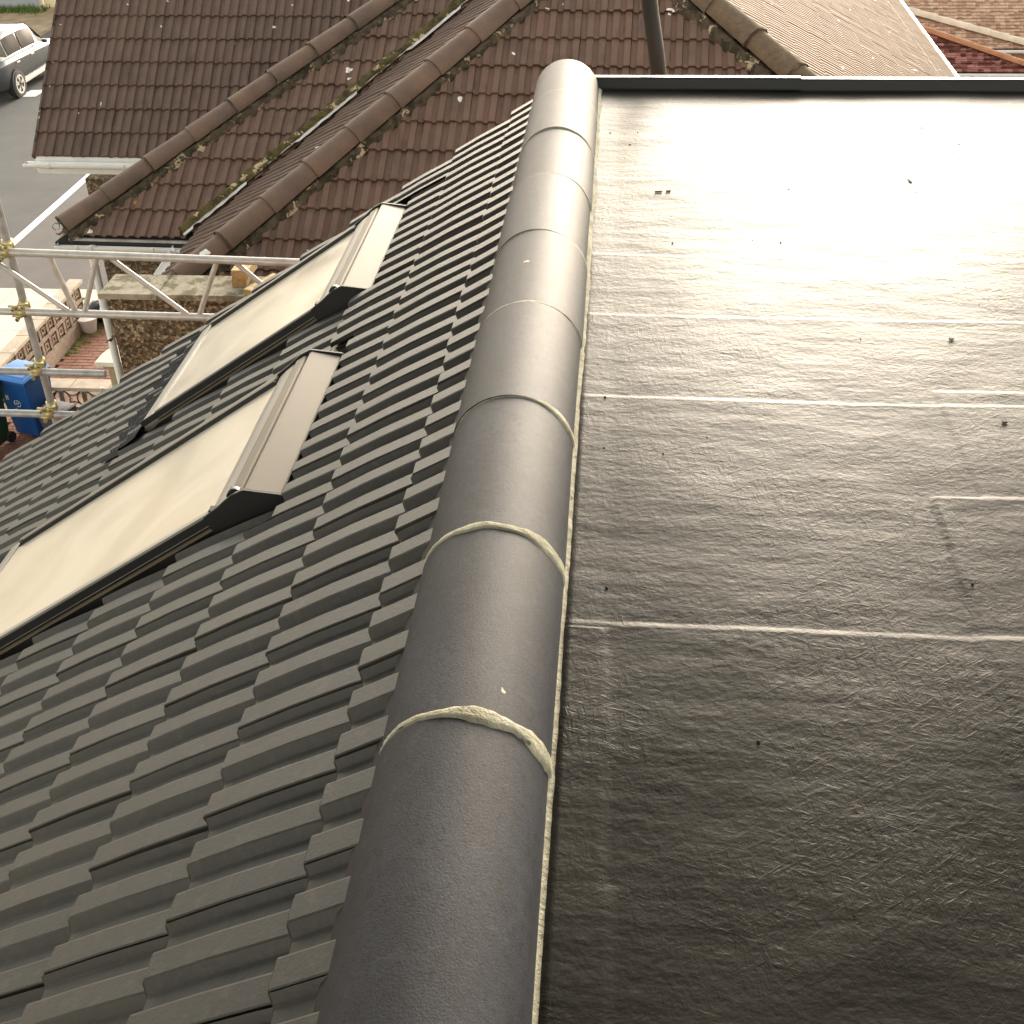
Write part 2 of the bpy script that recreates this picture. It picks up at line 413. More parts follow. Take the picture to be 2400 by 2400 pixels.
for k in range(9):
    for q in range(3):
        mb = MB(); x = -12.0 + q * .96; y = 12 + k * .9
        mb.box((x, y, GROUND - .004), (x + .952, y + .892, GROUND + .012)); link(mb.obj('paving_slab', M['slab'], .004), pav)
garden = sheet('front_garden', [(-9.1, 4), (-4.0, 4), (-4.0, 20.10), (-9.1, 20.10)], GROUND - .004, M['brickbed'])
pm = MB(); pm.box((0, 0, 0), (.206, .098, .022)); pme = pm.mesh('paver_brick', M['brick'], .004)
pb = []
for k in range(70):
    for q in range(12):
        x = -9.05 + q * .214 + (k % 2) * .107; y = 13.0 + k * .106
        if x > -6.9 or y > 19.9: continue
        pb.append((x, y))
vis = sorted(pb, key=lambda p: abs(p[0] + 8.3) + .35 * abs(p[1] - 16.4))
for i, (x, y) in enumerate(vis[:290]):
    o = bpy.data.objects.new('paver_brick', pme); o.location = (x, y, GROUND - .004 + random.uniform(0, .004)); o.rotation_euler.z = random.uniform(-.02, .02); link(o, garden)
rest = [(pme, Matrix.Translation((x, y, GROUND - .004))) for x, y in vis[290:]]
link(join_stuff(rest, M['brick'], 'paver_bricks'), garden)
mb = MB()
for k in range(260):
    x = random.gauss(-9.0, .12) if k % 2 else random.gauss(-8.7, .35); y = random.uniform(17.3, 19.6) if k % 2 else random.gauss(19.0, .35)
    r = random.uniform(.02, .07)
    mb.grid(4, 4, lambda u, v: (x + (u - .5) * 2 * r, y + (v - .5) * 2 * r, GROUND + .02 + .02 * sin(pi * u) * sin(pi * v) + .004 * nz(x + u, y + v, 0, 20)))
o = mb.obj('ground_moss', M['mossg']); COL.objects.link(o); tag(o, kind='stuff', label='yellow green moss along the foot of the screen block wall', cat='moss')
sheet('dirt_verge', [(-40, 40.6), (-19.3, 40.6), (-19.3, 45), (-40, 45)], GROUND + .004, M['soil'])
mb = MB()
for k in range(900):
    x = random.uniform(-24, -20.6); y = random.gauss(44.3, .22); h = random.uniform(.08, .25); a = random.uniform(0, pi)
    dx, dy = cos(a) * .03, sin(a) * .03; t = random.uniform(-.06, .06)
    mb.add([(x - dx, y - dy, GROUND), (x + dx, y + dy, GROUND), (x + t, y + t, GROUND + h)], [(0, 1, 2)])
o = mb.obj('grass_tufts', M['grass']); COL.objects.link(o); tag(o, kind='stuff', label='green grass growing at the foot of the grey wall', cat='grass')
far = Thing('boundary_wall', (-24, 44.8, GROUND), 'plain grey rendered wall across the road beyond the parked car', 'wall')
mb = MB(); mb.box((-34, 44.7, GROUND), (-21.0, 45.1, GROUND + 2.6)); far.add(mb.obj('wall_panel', M['greywall']))
mb = MB(); mb.box((-34, 44.66, GROUND + 2.6), (-20.96, 45.14, GROUND + 2.7)); far.add(mb.obj('coping', M['coping']))
far2 = Thing('garden_wall', (-19.5, 45.8, GROUND), 'cream rendered wall next to the grey wall across the road', 'wall')
mb = MB(); mb.box((-20.9, 45.0, GROUND), (-15.5, 45.3, GROUND + 2.2)); far2.add(mb.obj('wall_panel', M['creamwall']))
mb = MB(); mb.box((-20.9, 44.97, GROUND + 2.2), (-15.5, 45.33, GROUND + 2.28)); far2.add(mb.obj('coping', M['coping']))

# ================================================================== OUR HOUSE
H1 = Thing('house', (0, 2, GROUND), 'house with new dark grey tiled slope, rounded ridge and flat grey roof', 'house')
AL = radians(33.58); UP = Vector((cos(AL), 0, sin(AL))); NR = Vector((-sin(AL), 0, cos(AL))); AY = Vector((0, -1, 0))
P0 = Vector((-.12, 0, .005))
def S(s, y, h=0): return P0 - UP * s + NR * h + Vector((0, y, 0))
VERGE = 4.735; S0 = .392; Y0 = 1.252
mb = MB()
mb.add([S(-.02, -2.5, -.075), S(-.02, VERGE - .02, -.075), S(4.2, VERGE - .02, -.075), S(4.2, -2.5, -.075), S(-.02, -2.5, -.1), S(-.02, VERGE - .02, -.1), S(4.2, VERGE - .02, -.1), S(4.2, -2.5, -.1)],
       [(0, 1, 2, 3), (7, 6, 5, 4), (1, 5, 6, 2), (3, 2, 6, 7)])
slope = H1.add(mb.obj('roof_slope', M['deck']))
W1 = dict(y0=2.395, y1=3.145, s0=.61, s1=2.06); W2 = dict(y0=3.635, y1=4.405, s0=.61, s1=1.66)
def holes(i, j, cs):
    sy = [(-(q - P0).dot(UP), q.y) for q in cs]
    smin, smax = min(s for s, _ in sy), max(s for s, _ in sy); ymin, ymax = min(y for _, y in sy), max(y for _, y in sy)
    tail = smax; head = tail - GA
    for w in (W1, W2):
        a0, a1, b0, b1 = w['y0'] - .042, w['y1'] + .070, w['s0'] - .032, w['s1'] + .02
        if ymax <= a0 or ymin >= a1 or tail <= b0 or head >= b1: continue
        keep = dict(n=max(0, a0 - ymin), f=max(0, ymax - a1), t=max(0, b0 - head) * .7, b=max(0, tail - b1) * .7)
        k = max(keep, key=keep.get)
        if keep[k] < .016: return None
        if k == 'n': return [(S(0, a0), Vector((0, 1, 0)))]
        if k == 'f': return [(S(0, a1), Vector((0, -1, 0)))]
        if k == 't': return [(S(b0, 0), -UP)]
        return [(S(b1, 0), UP)]
    return []
clips = [(Vector((0, VERGE, 0)), Vector((0, 1, 0))), (S(-.01, 0), UP)]
lst = lay_tiles(slope, M['tile'], S(S0, Y0), AY, UP, range(-19, 14), range(-14, 2), clips, holes, jit=1.8)
cc = Vector((.18, 0, 1.27))
def infr(m):
    q = cam.matrix_world.inverted() @ (m @ Vector((.1, .13, 0)))
    if q.z > -.1: return 9
    f = 2768.4 / 1200
    return max(abs(q.x / -q.z * f), abs(q.y / -q.z * f))
lst.sort(key=lambda t: infr(t[1]))
place(slope, lst[:300]); link(join_stuff(lst[300:], M['tile'], 'roof_tiles'), slope)
# walls under the roof
mb = MB(); mb.box((-3.25, -2.4, GROUND), (3.1, 4.62, -2.25)); H1.add(mb.obj('wall', M['brickwall']))
mb = MB(); mb.add([(-3.25, 4.62, -2.25), (.0, 4.62, -.12), (3.1, 4.62, -.12), (3.1, 4.62, -2.25)], [(0, 1, 2, 3)])
mb.add([(3.1, 4.62, -2.25), (3.1, 4.62, -.12), (3.1, -2.4, -.12), (3.1, -2.4, -2.25)], [(0, 1, 2, 3)]); H1.add(mb.obj('gable_wall', M['brickwall']))

# flat roof with laid seams
SEAMS = [(1.515, .0026, .13, 3.2), (2.292, .0020, .13, 3.2), (2.719, .0016, .13, 3.2), (3.109, .0014, .13, 3.2), (1.93, .0022, .81, 1.05), (3.75, .0012, .13, 3.2)]
def flat_h(x, y):
    h = .0035 * nz(x, y, 3, 1.7) + .0015 * nz(x, y, 7, 6)
    for sy, a, x0, x1 in SEAMS:
        d = y - sy - .006 * nz(x, sy, 1, 2.5)
        if x0 < x < x1: h += a * .25 * math.exp(-(d / .008) ** 2) + a * (1 if d < -.007 else 0 if d > .007 else .5 - d / .014)
    if y < 1.93 and x > .815 - .05 * (1.93 - y): h += .0022
    elif 1.93 <= y < 2.36 and x > .905: h += .0022
    if y < 1.5:
        xl = .205 + .012 * nz(y, 2, 0, 3); h += .0018 * (1 if x < xl else 0)
    if x < .20: h += .004 * max(0, (.20 - x) / .08)
    return h
xs = [.118 + .008 * k for k in range(int((1.95 - .118) / .008))] + [1.95 + .06 * k for k in range(21)]
ys = []
y = -.4
while y < 4.80:
    ys.append(y); d = min(abs(y - s[0]) for s in SEAMS)
    y += (.0028 if d < .02 else (.007 if y < 2.6 else .013)) if y > .2 else .05
ys.append(4.80)
mb = MB(); nx = len(xs)
vs = [(x, y, flat_h(x, y)) for y in ys for x in xs]
mb.add(vs, [(j * nx + i, j * nx + i + 1, (j + 1) * nx + i + 1, (j + 1) * nx + i) for j in range(len(ys) - 1) for i in range(nx - 1)], True)
flat = H1.add(mb.obj('flat_roof', M['flat']))
mb = MB(); mb.box((-.05, -2.4, -.13), (3.12, 4.70, -.02)); H1.add(mb.obj('roof_deck', M['deck']))
# far edge trim in two lengths
for nm, x0, x1, dz in (('edge_trim', .10, .905, 0.0), ('edge_trim', .900, 3.15, -.004)):
    poly = [(4.780, .002), (4.790, .006), (4.793, .042), (4.798, .047), (4.830, .047), (4.835, .042), (4.835, -.12), (4.82, -.12), (4.82, .002)]
    mb = MB(); mb.prism([(y, z + dz) for y, z in poly], x0, x1, Matrix(((0, 0, 1, 0), (1, 0, 0, 0), (0, 1, 0, 0), (0, 0, 0, 1))))
    link(mb.obj(nm, M['trim'], .0015), flat)
# grit and leaf bits lying on the flat roof
mb = MB()
for k in range(80):
    x = random.uniform(.16, 2.2); y = random.uniform(.5, 4.6); r = random.choice((.0012, .0016, .002, .003))
    z = flat_h(x, y); mb.tube((x, y, z - .001), (x + random.uniform(-.002, .002), y, z + r), r, 6, r * .6)
for x, y, l, a in ((.33, 3.62, .022, .1), (.36, 3.625, .014, .3), (1.12, 3.75, .03, 1.7), (1.02, 2.22, .01, .2), (1.0, 2.62, .01, .4)):
    m = Matrix.Translation((x, y, flat_h(x, y) + .001)) @ Matrix.Rotation(a, 4, 'Z'); mb.box((-l / 2, -.004, 0), (l / 2, .003, .003), m)
link(tag(mb.obj('roof_grit', M['chip']), kind='stuff'), flat)

# ridge tiles
JY = 1.1694; RR = .125
for k in range(-5, 8):
    rr = random.Random(k + 50)
    y0 = (JY + .45 * k if k >= 0 else JY + .45 * k - .17) + .003; y1 = (JY + .45 * (k + 1) if k >= -1 else JY + .45 * (k + 1) - .17) - .003
    dz0 = rr.uniform(-.003, .003); dx = rr.uniform(-.003, .003)
    hb = half_round(Vector((dx, y0, dz0)), Vector((dx + rr.uniform(-.003, .003), y1, dz0 + rr.uniform(-.002, .002))), RR, .018, Vector((1, 0, 0)), Vector((0, 0, 1)), 40, pi * 1.06)
    H1.add(hb.obj('ridge_tile', M['ridge']))
for k in range(-4, 8):
    y = JY + .45 * k - (.17 if k < 0 else 0); wmax = (.020, .014, .009, .007, .005, .004, .004, .003)[max(0, min(7, k))]
    mb = MB(); rr = random.Random(k + 9); ph = rr.uniform(0, 50)
    def fn(u, v, y=y, ph=ph, w=wmax):
        t = pi * (-.02 + 1.04 * u); hw = w * (.35 + 1.1 * max(0, nz(u * 4, ph, 0) + .32) + .35 * nz(u * 17, ph, v > .5)) * (.85 + .45 * cos(t)) + .0025
        yy = y + (v - .5) * 2 * hw + .004 * nz(u * 9, ph, 2) + (w * .3)
        R = RR + .0014 + .0007 * nz(u * 40, v * 4, ph) - (.0045 if v in (0, 1) else 0)
        return (cos(t) * R, yy, sin(t) * R)
    mb.grid(140, 5, fn); H1.add(mb.obj('ridge_mortar', M['mort']))
# mortar bead at the foot of the ridge on both sides
mb = MB()
def bead(u, v):
    y = -1.2 + u * 5.97; ww = .011 + .006 * nz(y, 0, 4, 5) + .003 * nz(y, 0, 9, 30)
    x = RR - .006 + v * (ww + .008); z = .014 * (1 - v) ** .7 + .0015 + .0015 * nz(y, v, 3, 40) if v < 1 else -.002
    return (x + .002 * nz(y, 3, 3, 22), y, z)
mb.grid(900, 4, bead); H1.add(mb.obj('bedding_mortar', M['mort']))
mb = MB()
mb.grid(300, 3, lambda u, v: (-RR + .012 - v * .03, -2.2 + u * 6.9, .01 - v * .035 + .003 * nz(u * 200, v, 0)))
H1.add(mb.obj('eaves_filler', M['deck']))

# roof windows
def loc_box(mb, s0, s1, y0, y1, h0, h1):
    m = frame(P0, Vector((0, 1, 0)), -UP, NR)     # local (y, s, h): left handed kept simple
    pts = [S(s, y, h) for h in (h0, h1) for s, y in ((s0, y0), (s0, y1), (s1, y1), (s1, y0))]
    mb.add(pts, [(0, 1, 2, 3), (7, 6, 5, 4), (0, 4, 5, 1), (1, 5, 6, 2), (2, 6, 7, 3), (3, 7, 4, 0)])
def loc_prism(mb, poly, y0, y1):
    """poly of (s,h) extruded along y"""
    n = len(poly); vs = [S(s, y0, h) for s, h in poly] + [S(s, y1, h) for s, h in poly]
    mb.add(vs, [tuple(range(n)), tuple(range(2 * n - 1, n - 1, -1))] + [(i, n + i, n + (i + 1) % n, (i + 1) % n) for i in range(n)])
def roof_window(w, lab):
    y0, y1, s0, s1 = w['y0'], w['y1'], w['s0'], w['s1']
    mb = MB()
    loc_box(mb, s0 + .02, s1 - .01, y0 + .012, y0 + .05, -.07, -.002); loc_box(mb, s0 + .02, s1 - .01, y1 - .05, y1 - .012, -.07, -.002)
    loc_box(mb, s0 + .02, s0 + .07, y0 + .05, y1 - .05, -.07, -.002); loc_box(mb, s1 - .07, s1 - .01, y0 + .05, y1 - .05, -.07, -.002)
    fr = H1.add(mb.obj('roof_window', M['side'], .002)); fr['label'] = lab
    def sub(mb, nm, mat, bev=0.0): return link(mb.obj(nm, mat, bev), fr)
    # hood: upstanding face, crest, step
    mb = MB(); loc_prism(mb, [(s0 - .005, -.022), (s0 + .062, .040), (s0 + .068, .040), (s0 + .071, .033), (s0 + .071, -.012), (s0, -.03)], y0 - .002, y1 + .002); sub(mb, 'top_hood', M['clad'], .002)
    mb = MB(); loc_prism(mb, [(s0 + .080, -.01), (s0 + .080, .036), (s0 + .086, .041), (s0 + .118, .041), (s0 + .126, .037), (s0 + .127, -.01)], y0 + .015, y1 - .004); sub(mb, 'hood_cover', M['clad'], .0015)
    mb = MB(); loc_prism(mb, [(s0 + .129, -.01), (s0 + .129, .036), (s0 + .165, .033), (s0 + .196, .027), (s0 + .200, .020), (s0 + .200, -.01)], y0 + .006, y1 - .006); sub(mb, 'sash_cover', M['sash'], .0015)
    # black end caps
    for ya, yb in ((y0 - .016, y0 - .003), (y1 + .003, y1 + .014)):
        mb = MB(); loc_prism(mb, [(s0 - .012, -.05), (s0 - .012, -.018), (s0 + .064, .045), (s0 + .10, .048), (s0 + .13, .044), (s0 + .15, .040), (s0 + .21, .034), (s0 + .215, -.01), (s0 + .17, -.05)], ya, yb); sub(mb, 'hood_end_cap', M['rubber'], .002)
    mb = MB(); mb.tube(S(s0 + .105, y0 - .002, .036), S(s0 + .105, y0 + .022, .036), .019, 12); mb.box((-.012, -.012, -.006), (.012, .012, .006), Matrix.Translation(S(s0 + .18, y0 + .006, .030)) ); sub(mb, 'cap_clip', M['rubber'], .001)
    # sash side covers, gaskets and pane
    mb = MB(); loc_box(mb, s0 + .202, s1 - .075, y0 + .001, y0 + .026, .0, .031); sub(mb, 'side_cover', M['sash'], .003)
    mb = MB(); loc_box(mb, s0 + .202, s1 - .002, y0 - .007, y0 + .0005, .006, .028); sub(mb, 'side_gasket', M['rubber'], .002)
    mb = MB(); loc_box(mb, s0 + .202, s1 - .002, y0 - .012, y0 + .0005, -.010, -.003); sub(mb, 'side_lip', M['clad'], .001)
    mb = MB(); loc_prism(mb, [(s0 + .202, .018), (s0 + .202, .037), (s1 - .10, .037), (s1 - .065, .024), (s1 - .065, .018)], y1 - .048, y1 - .026); sub(mb, 'far_gasket', M['rubber'], .003)
    mb = MB(); loc_box(mb, s0 + .202, s1 - .065, y1 - .0255, y1, .0, .035); sub(mb, 'far_side_cover', M['clad'], .003)
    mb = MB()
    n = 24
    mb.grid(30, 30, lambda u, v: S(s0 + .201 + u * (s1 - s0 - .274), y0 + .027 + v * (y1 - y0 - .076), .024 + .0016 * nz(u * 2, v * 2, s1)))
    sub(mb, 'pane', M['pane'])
    mb = MB(); loc_prism(mb, [(s1 - .0725, -.01), (s1 - .0725, .0262), (s1 - .06, .0272), (s1 - .004, .022), (s1, .01), (s1, -.02), (s1 - .03, -.02)], y0 + .001, y1 - .002); sub(mb, 'bottom_cover', M['sash'], .002)
    # side gutters and apron
    mb = MB(); loc_box(mb, s0 - .08, s1 + .02, y0 - .055, y0 - .012, -.055, -.042); sub(mb, 'side_flashing', M['side'])
    mb = MB(); loc_box(mb, s0 + .02, s1 + .02, y1 + .015, y1 + .060, -.030, -.006); loc_box(mb, s0 + .10, s1 + .02, y1 + .0605, y1 + .082, -.03, .004); sub(mb, 'far_flashing', M['clad'], .003)
    mb = MB(); loc_box(mb, s0 - .09, s0 - .013, y0 - .05, y1 + .06, -.050, -.036); sub(mb, 'head_gutter', M['side'])
    mb = MB()
    def ap(u, v):
        s = s1 + .002 + u * .20; y = y0 - .07 + v * (y1 - y0 + .16); q = ((Y0 - y) / CW) % 1 * CW; h = -.0225
        for (ua, wa), (ub, wb) in zip(PROF, PROF[1:]):
            if ua <= q <= ub and ub > ua: h = wa + (wb - wa) * (q - ua) / (ub - ua)
        k = min(1, u * 2.5); ph = ((s - S0) / GA) % 1; h = h * k + (1 - k) * .004 - .02 * (1 - ph) * k
        return S(s, y, h + .008 + .0022 * sin(y * 900) + .0015 * sin(s * 420))
    mb.grid(40, 260, ap, False); sub(mb, 'apron_flashing', M['apron'])
roof_window(W1, 'longer roof window, farther from the tiled verge')
roof_window(W2, 'shorter roof window next to the tiled verge')

# black pipe rising beyond the flat roof edge
vp = Thing('vent_pipe', (.39, 5.25, -2.0), 'tall black plastic pipe rising behind the flat roof edge', 'pipe')
mb = MB(); pts = [(.43, 5.3, -2.0), (.41, 5.3, -.55), (.385, 5.3, -.15), (.355, 5.3, .03), (.325, 5.3, .18), (.30, 5.3, .33), (.27, 5.3, .6)]
for a, b in zip(pts, pts[1:]): mb.tube(a, b, .034, 18, None, False)
vp.add(mb.obj('pipe_length', M['trim']))
mb = MB(); mb.tube((.27, 5.3, .6), (.262, 5.3, .68), .04, 18); vp.add(mb.obj('pipe_socket', M['trim']))
mb = MB(); mb.tube((.42, 5.3, -1.2), (.42, 4.83, -1.2), .012, 8); vp.add(mb.obj('wall_bracket', M['trim']))
mb = MB(); mb.tube((.43, 5.3, GROUND), (.43, 5.3, -2.0), .034, 18); vp.add(mb.obj('lower_pipe', M['trim']))

# ================================================================== NEIGHBOUR HOUSE
NP = Vector((-.49, 9.978, -.754)); YW = radians(-1.92)
EX = Vector((cos(YW), sin(YW), 0)); EY = Vector((-sin(YW), cos(YW), 0)); EZ = Vector((0, 0, 1))
def L(x, y, z): return NP + EX * x + EY * y + EZ * z
tF = tan(radians(34.35)); tC = tan(radians(33.7)); tH = tan(radians(31.0))
fF = lambda x, y: tF * y
fD = lambda x, y: .598 * x + .0637 * y + .1136
fC = lambda x, y: tC * y - 1.119
fH = lambda x, y: -tH * (x - 1.45)
fB = lambda x, y: -1.609 + .558 * (x + 3.95)
hipE = lambda y: ((tF - .0637) * y - .1136) / .598            # x on hip between F and D
hipG = lambda y: 1.45 - tF * y / tH
val = lambda y: ((tC - .0637) * y - 1.119 - .1136) / .598      # x on valley C / D
hipB = lambda y: -3.95 + (fC(0, y) + 1.609) / .558
ZE = -1.66
yFe = ZE / tF; yCe = (ZE + 1.119) / tC
NH = Thing('house', L(.5, 0, GROUND + .754), 'neighbouring house with old brown tiled hipped roof and pebble-dashed walls', 'house')
def tri(pts, fn, off=-.075): return [L(x, y, fn(x, y)) + EZ * off for x, y in pts]
def deck(pts, fn, name='roof_slope', th=NH):
    mb = MB(); p = tri(pts, fn); n = len(p); mb.add(p + [q - EZ * .03 for q in p], [tuple(range(n)), tuple(range(2 * n - 1, n - 1, -1))] + [(i, n + i, n + (i + 1) % n, (i + 1) % n) for i in range(n)])
    return th.add(mb.obj(name, M['deck']))
# apex of the hip end: hipE = hipG
ya = None
for k in range(4000):
    y = -.5 + k * .001
    if hipE(y) >= hipG(y): ya = y; break
xa = hipE(ya); YF = 9.0
dF = deck([(hipE(yFe), yFe), (hipG(yFe), yFe), (xa, ya)], fF)
xDe = (ZE - .1136) / .598
def xd(y): return (ZE - .1136 - .0637 * y) / .598
ytop = 2.2
dD = deck([(xd(yFe - .1), yFe - .1), (hipE(yFe), yFe), (xa, ya), (xa, 3.2), (val(2.3), 2.3), (val(yCe), yCe)], fD)
dC = deck([(hipB(yCe), yCe), (val(yCe), yCe), (val(ytop), ytop), (hipB(ytop), ytop)], fC)
dB = deck([(hipB(yCe), yCe), (hipB(ytop), ytop), (hipB(yCe) - .3, ytop + 1.5)], fB)
XHe = 4.76
dH = deck([(hipG(fH(XHe, 0) / tF), fH(XHe, 0) / tF), (XHe, 12), (xa, 12), (xa, ya)], fH)
# vertical clip planes
def vclip(p, q, keep):
    """vertical plane through plan points p,q (local); keep the side of plan point keep"""
    a = L(p[0], p[1], 0); b = L(q[0], q[1], 0); n = (b - a).cross(EZ).normalized(); k = L(keep[0], keep[1], 0)
    if (k - a).dot(n) > 0: n = -n
    return (a, n)
cE_F = vclip((hipE(-2), -2), (hipE(.5), .5), (1, -2)); cG_F = vclip((hipG(-2), -2), (hipG(.5), .5), (0, -2))
cE_D = vclip((hipE(-2), -2), (hipE(.5), .5), (-3, 0)); cV_D = vclip((val(-.8), -.8), (val(1.5), 1.5), (0, 0)); cV_C = vclip((val(-.8), -.8), (val(1.5), 1.5), (-3, 1))
cB_C = vclip((hipB(-.8), -.8), (hipB(1.5), 1.5), (-2, -.5)); cG_H = vclip((hipG(-2), -2), (hipG(.5), .5), (4, 3))
upF = EY * cos(radians(34.35)) + EZ * sin(radians(34.35)); upC = EY * cos(radians(33.7)) + EZ * sin(radians(33.7))
budget = 300
lF = lay_tiles(dF, M['old'], L(0, 0, 0), EX, upF, range(-14, 24), range(-10, 6), [cE_F, cG_F], jit=2.2)
lC = lay_tiles(dC, M['old'], L(-3.024, -.805, -1.656), EX, upC, range(-6, 14), range(0, 13), [cV_C, cB_C, vclip((-5, ytop), (5, ytop), (0, 0))], jit=2.2)
ry = radians(-7); rib = (EX * cos(ry) + EY * sin(ry)); rib = (rib + EZ * (.598 * cos(ry) + .0637 * sin(ry))).normalized()
nD = (EZ - EX * .598 - EY * .0637).normalized(); aD = rib.cross(nD)
oD = L(-2.80, -1.5, fD(-2.80, -1.5))
lD = lay_tiles(dD, M['old2'], oD, aD, rib, range(-30, 10), range(0, 14), [cE_D, cV_D, vclip((-3, 2.6), (3, 2.6), (0, 0))], jit=2.0)
allt = [(dF, t) for t in lF] + [(dC, t) for t in lC] + [(dD, t) for t in lD]
allt.sort(key=lambda e: infr(e[1][1]) if infr(e[1][1]) > 1.02 else (0 if e[0] is not dD else .5))
left = {}
for k, (d, t) in enumerate(allt):
    if k < 300: place(d, [t])
    else: left.setdefault(d.name, (d, []))[1].append(t)
for d, l in left.values(): link(join_stuff(l, M['old2'] if d is dD else M['old'], 'roof_tiles'), d)
upH = (-EX * cos(radians(31)) + EZ * sin(radians(31)))
lH = lay_tiles(dH, M['oldtan'], L(XHe, 0, fH(XHe, 0)), EY, upH, range(-22, 60), range(0, 19), [cG_H, vclip((xa, 0), (xa, 9), (4, 1))], jit=1.5)
link(join_stuff(lH, M['oldtan'], 'roof_tiles'), dH)
mb = MB(); mb.tube(L(xa, ya, fF(0, ya) + .01), L(xa, 12, fF(0, ya) + .01), .11, 18); NH.add(mb.obj('ridge_capping', M['hip']))

def hip_line(th, p, q, r, lens, mat, mortar, fn_side, side_sign=1, lift=-.012, name='hip_tile', taper=.012, end=True, patch=.5):
    """half round hip tiles along p->q (bottom to top)"""
    d = (q - p); n = int(d.length / lens) + 1; d.normalize()
    side = d.cross(EZ).normalized(); up = side.cross(d)
    for k in range(n):
        rr = random.Random(k * 7 + int(p.x * 100))
        a = p + d * (k * lens + .004) + up * (lift + rr.uniform(-.004, .004)); b = p + d * ((k + 1) * lens + .008) + up * (lift + rr.uniform(-.003, .003))
        hb = half_round(a, b, r + .003, .02, side, up, 18, pi * .98, r - taper)
        th.add(hb.obj(name, mat))
        if rr.random() < patch:
            mb = MB()
            mb.grid(24, 2, lambda u, v: a + d * ((v - .5) * .016 + .004 * nz(u * 8, k)) + side * (cos(pi * u) * (r + .006 + .002 * nz(u * 20, v))) + up * (sin(pi * u) * (r + .006)))
            th.add(mb.obj('joint_mortar', M['mortold']))
    return d, side, up
def bedding(th, p, q, fn_off, mat, w0, w1, seed, name='bedding_mortar', lump=.03, nseg=None, fnz=None, lift=.0):
    """irregular strip along p->q; offsets across (plan direction fn_off), height taken from roof function"""
    d = q - p; nseg = nseg or int(d.length / .018); mb = MB(); c = fn_off
    def fn(u, v):
        a = p + d * u; w = w0 + (w1 - w0) * v; wob = lump * nz(u * d.length * 6, seed, 0) + lump * .6 * nz(u * d.length * 19, seed, 5)
        o = a + c * (w + (wob if v > .5 else 0))
        l = o - NP; x, y = l.dot(EX), l.dot(EY)
        z = NP.z + fnz(x, y) + lift + (.022 * (1 - abs(2 * v - 1) ** 3) + .014 * nz(u * d.length * 14, v * 3, seed) if 0 < v < 1 else -.03 if v == 1 else 0)
        return (o.x, o.y, z)
    mb.grid(nseg, 6, fn); return th.add(mb.obj(name, mat))
def PH(fx, y, f): return L(fx(y), y, f(fx(y), y))
# hip E
pE, qE = PH(hipE, yFe + .02, fF), PH(hipE, ya, fF)
dE, sE, uE = hip_line(NH, pE, qE, .115, .43, M['hip'], None, None, patch=.35)
bedding(NH, pE, qE, Vector((sE.x, sE.y, 0)), M['mortold'], .08, .14, 3, fnz=fF)
bedding(NH, pE, qE, -Vector((sE.x, sE.y, 0)), M['mortold'], .085, .135, 4, fnz=fD)
# hip B
pB, qB = PH(hipB, yCe + .06, fC), PH(hipB, ytop, fC)
dBv, sB, uB = hip_line(NH, pB, qB, .108, .45, M['hip'], None, None, patch=.5)
bedding(NH, pB, qB, Vector((sB.x, sB.y, 0)), M['mortold'], .075, .14, 7, fnz=fC)
# hip iron curl
mb = MB(); pr = None
for k in range(15):
    t = -pi / 2 + 2 * pi * .9 * k / 14; c0 = pB - dBv * .045 + uB * .035
    pt = c0 + dBv * (cos(t) * .03) + uB * (sin(t) * .03)
    if pr is not None: mb.tube(pr, pt, .005, 6, None, False)
    pr = pt
NH.add(mb.obj('hip_iron', M['galv']))
# hip G (mossy, on the far side)
pG, qG = PH(hipG, yFe, fF), PH(hipG, ya, fF)
dG, sG, uG = hip_line(NH, pG, qG, .125, .45, M['hipmoss'], None, None, patch=.2)
bedding(NH, pG, qG, -Vector((sG.x, sG.y, 0)), M['mortold'], .09, .18, 11, fnz=fF, lump=.05)
bedding(NH, pG, qG, Vector((sG.x, sG.y, 0)), M['mortold'], .09, .14, 12, fnz=fH)
# valley C/D
pV, qV = PH(val, yCe, fC), PH(val, 2.1, fC)
dV = (qV - pV); dVp = Vector((dV.x, dV.y, 0)).normalized(); sV = dVp.cross(EZ)
bedding(NH, pV, qV, -sV, M['moss'], .012, .10, 21, 'valley_mortar', .035, fnz=fC, lift=.012)
mb = MB()
def lead(u, v):
    a = pV + dV * u; w = -.02 + v * (.05 + .03 * nz(u * 9, 3, 1)) * (1 if nz(u * 7, 8, 8) > -.02 else .12)
    o = a + sV * w; l = o - NP
    return (o.x, o.y, NP.z + max(fC(l.dot(EX), l.dot(EY)), fD(l.dot(EX), l.dot(EY))) + .018 + .006 * nz(u * 60, v, 2))
mb.grid(160, 3, lead); NH.add(mb.obj('valley_lead', M['lead']))
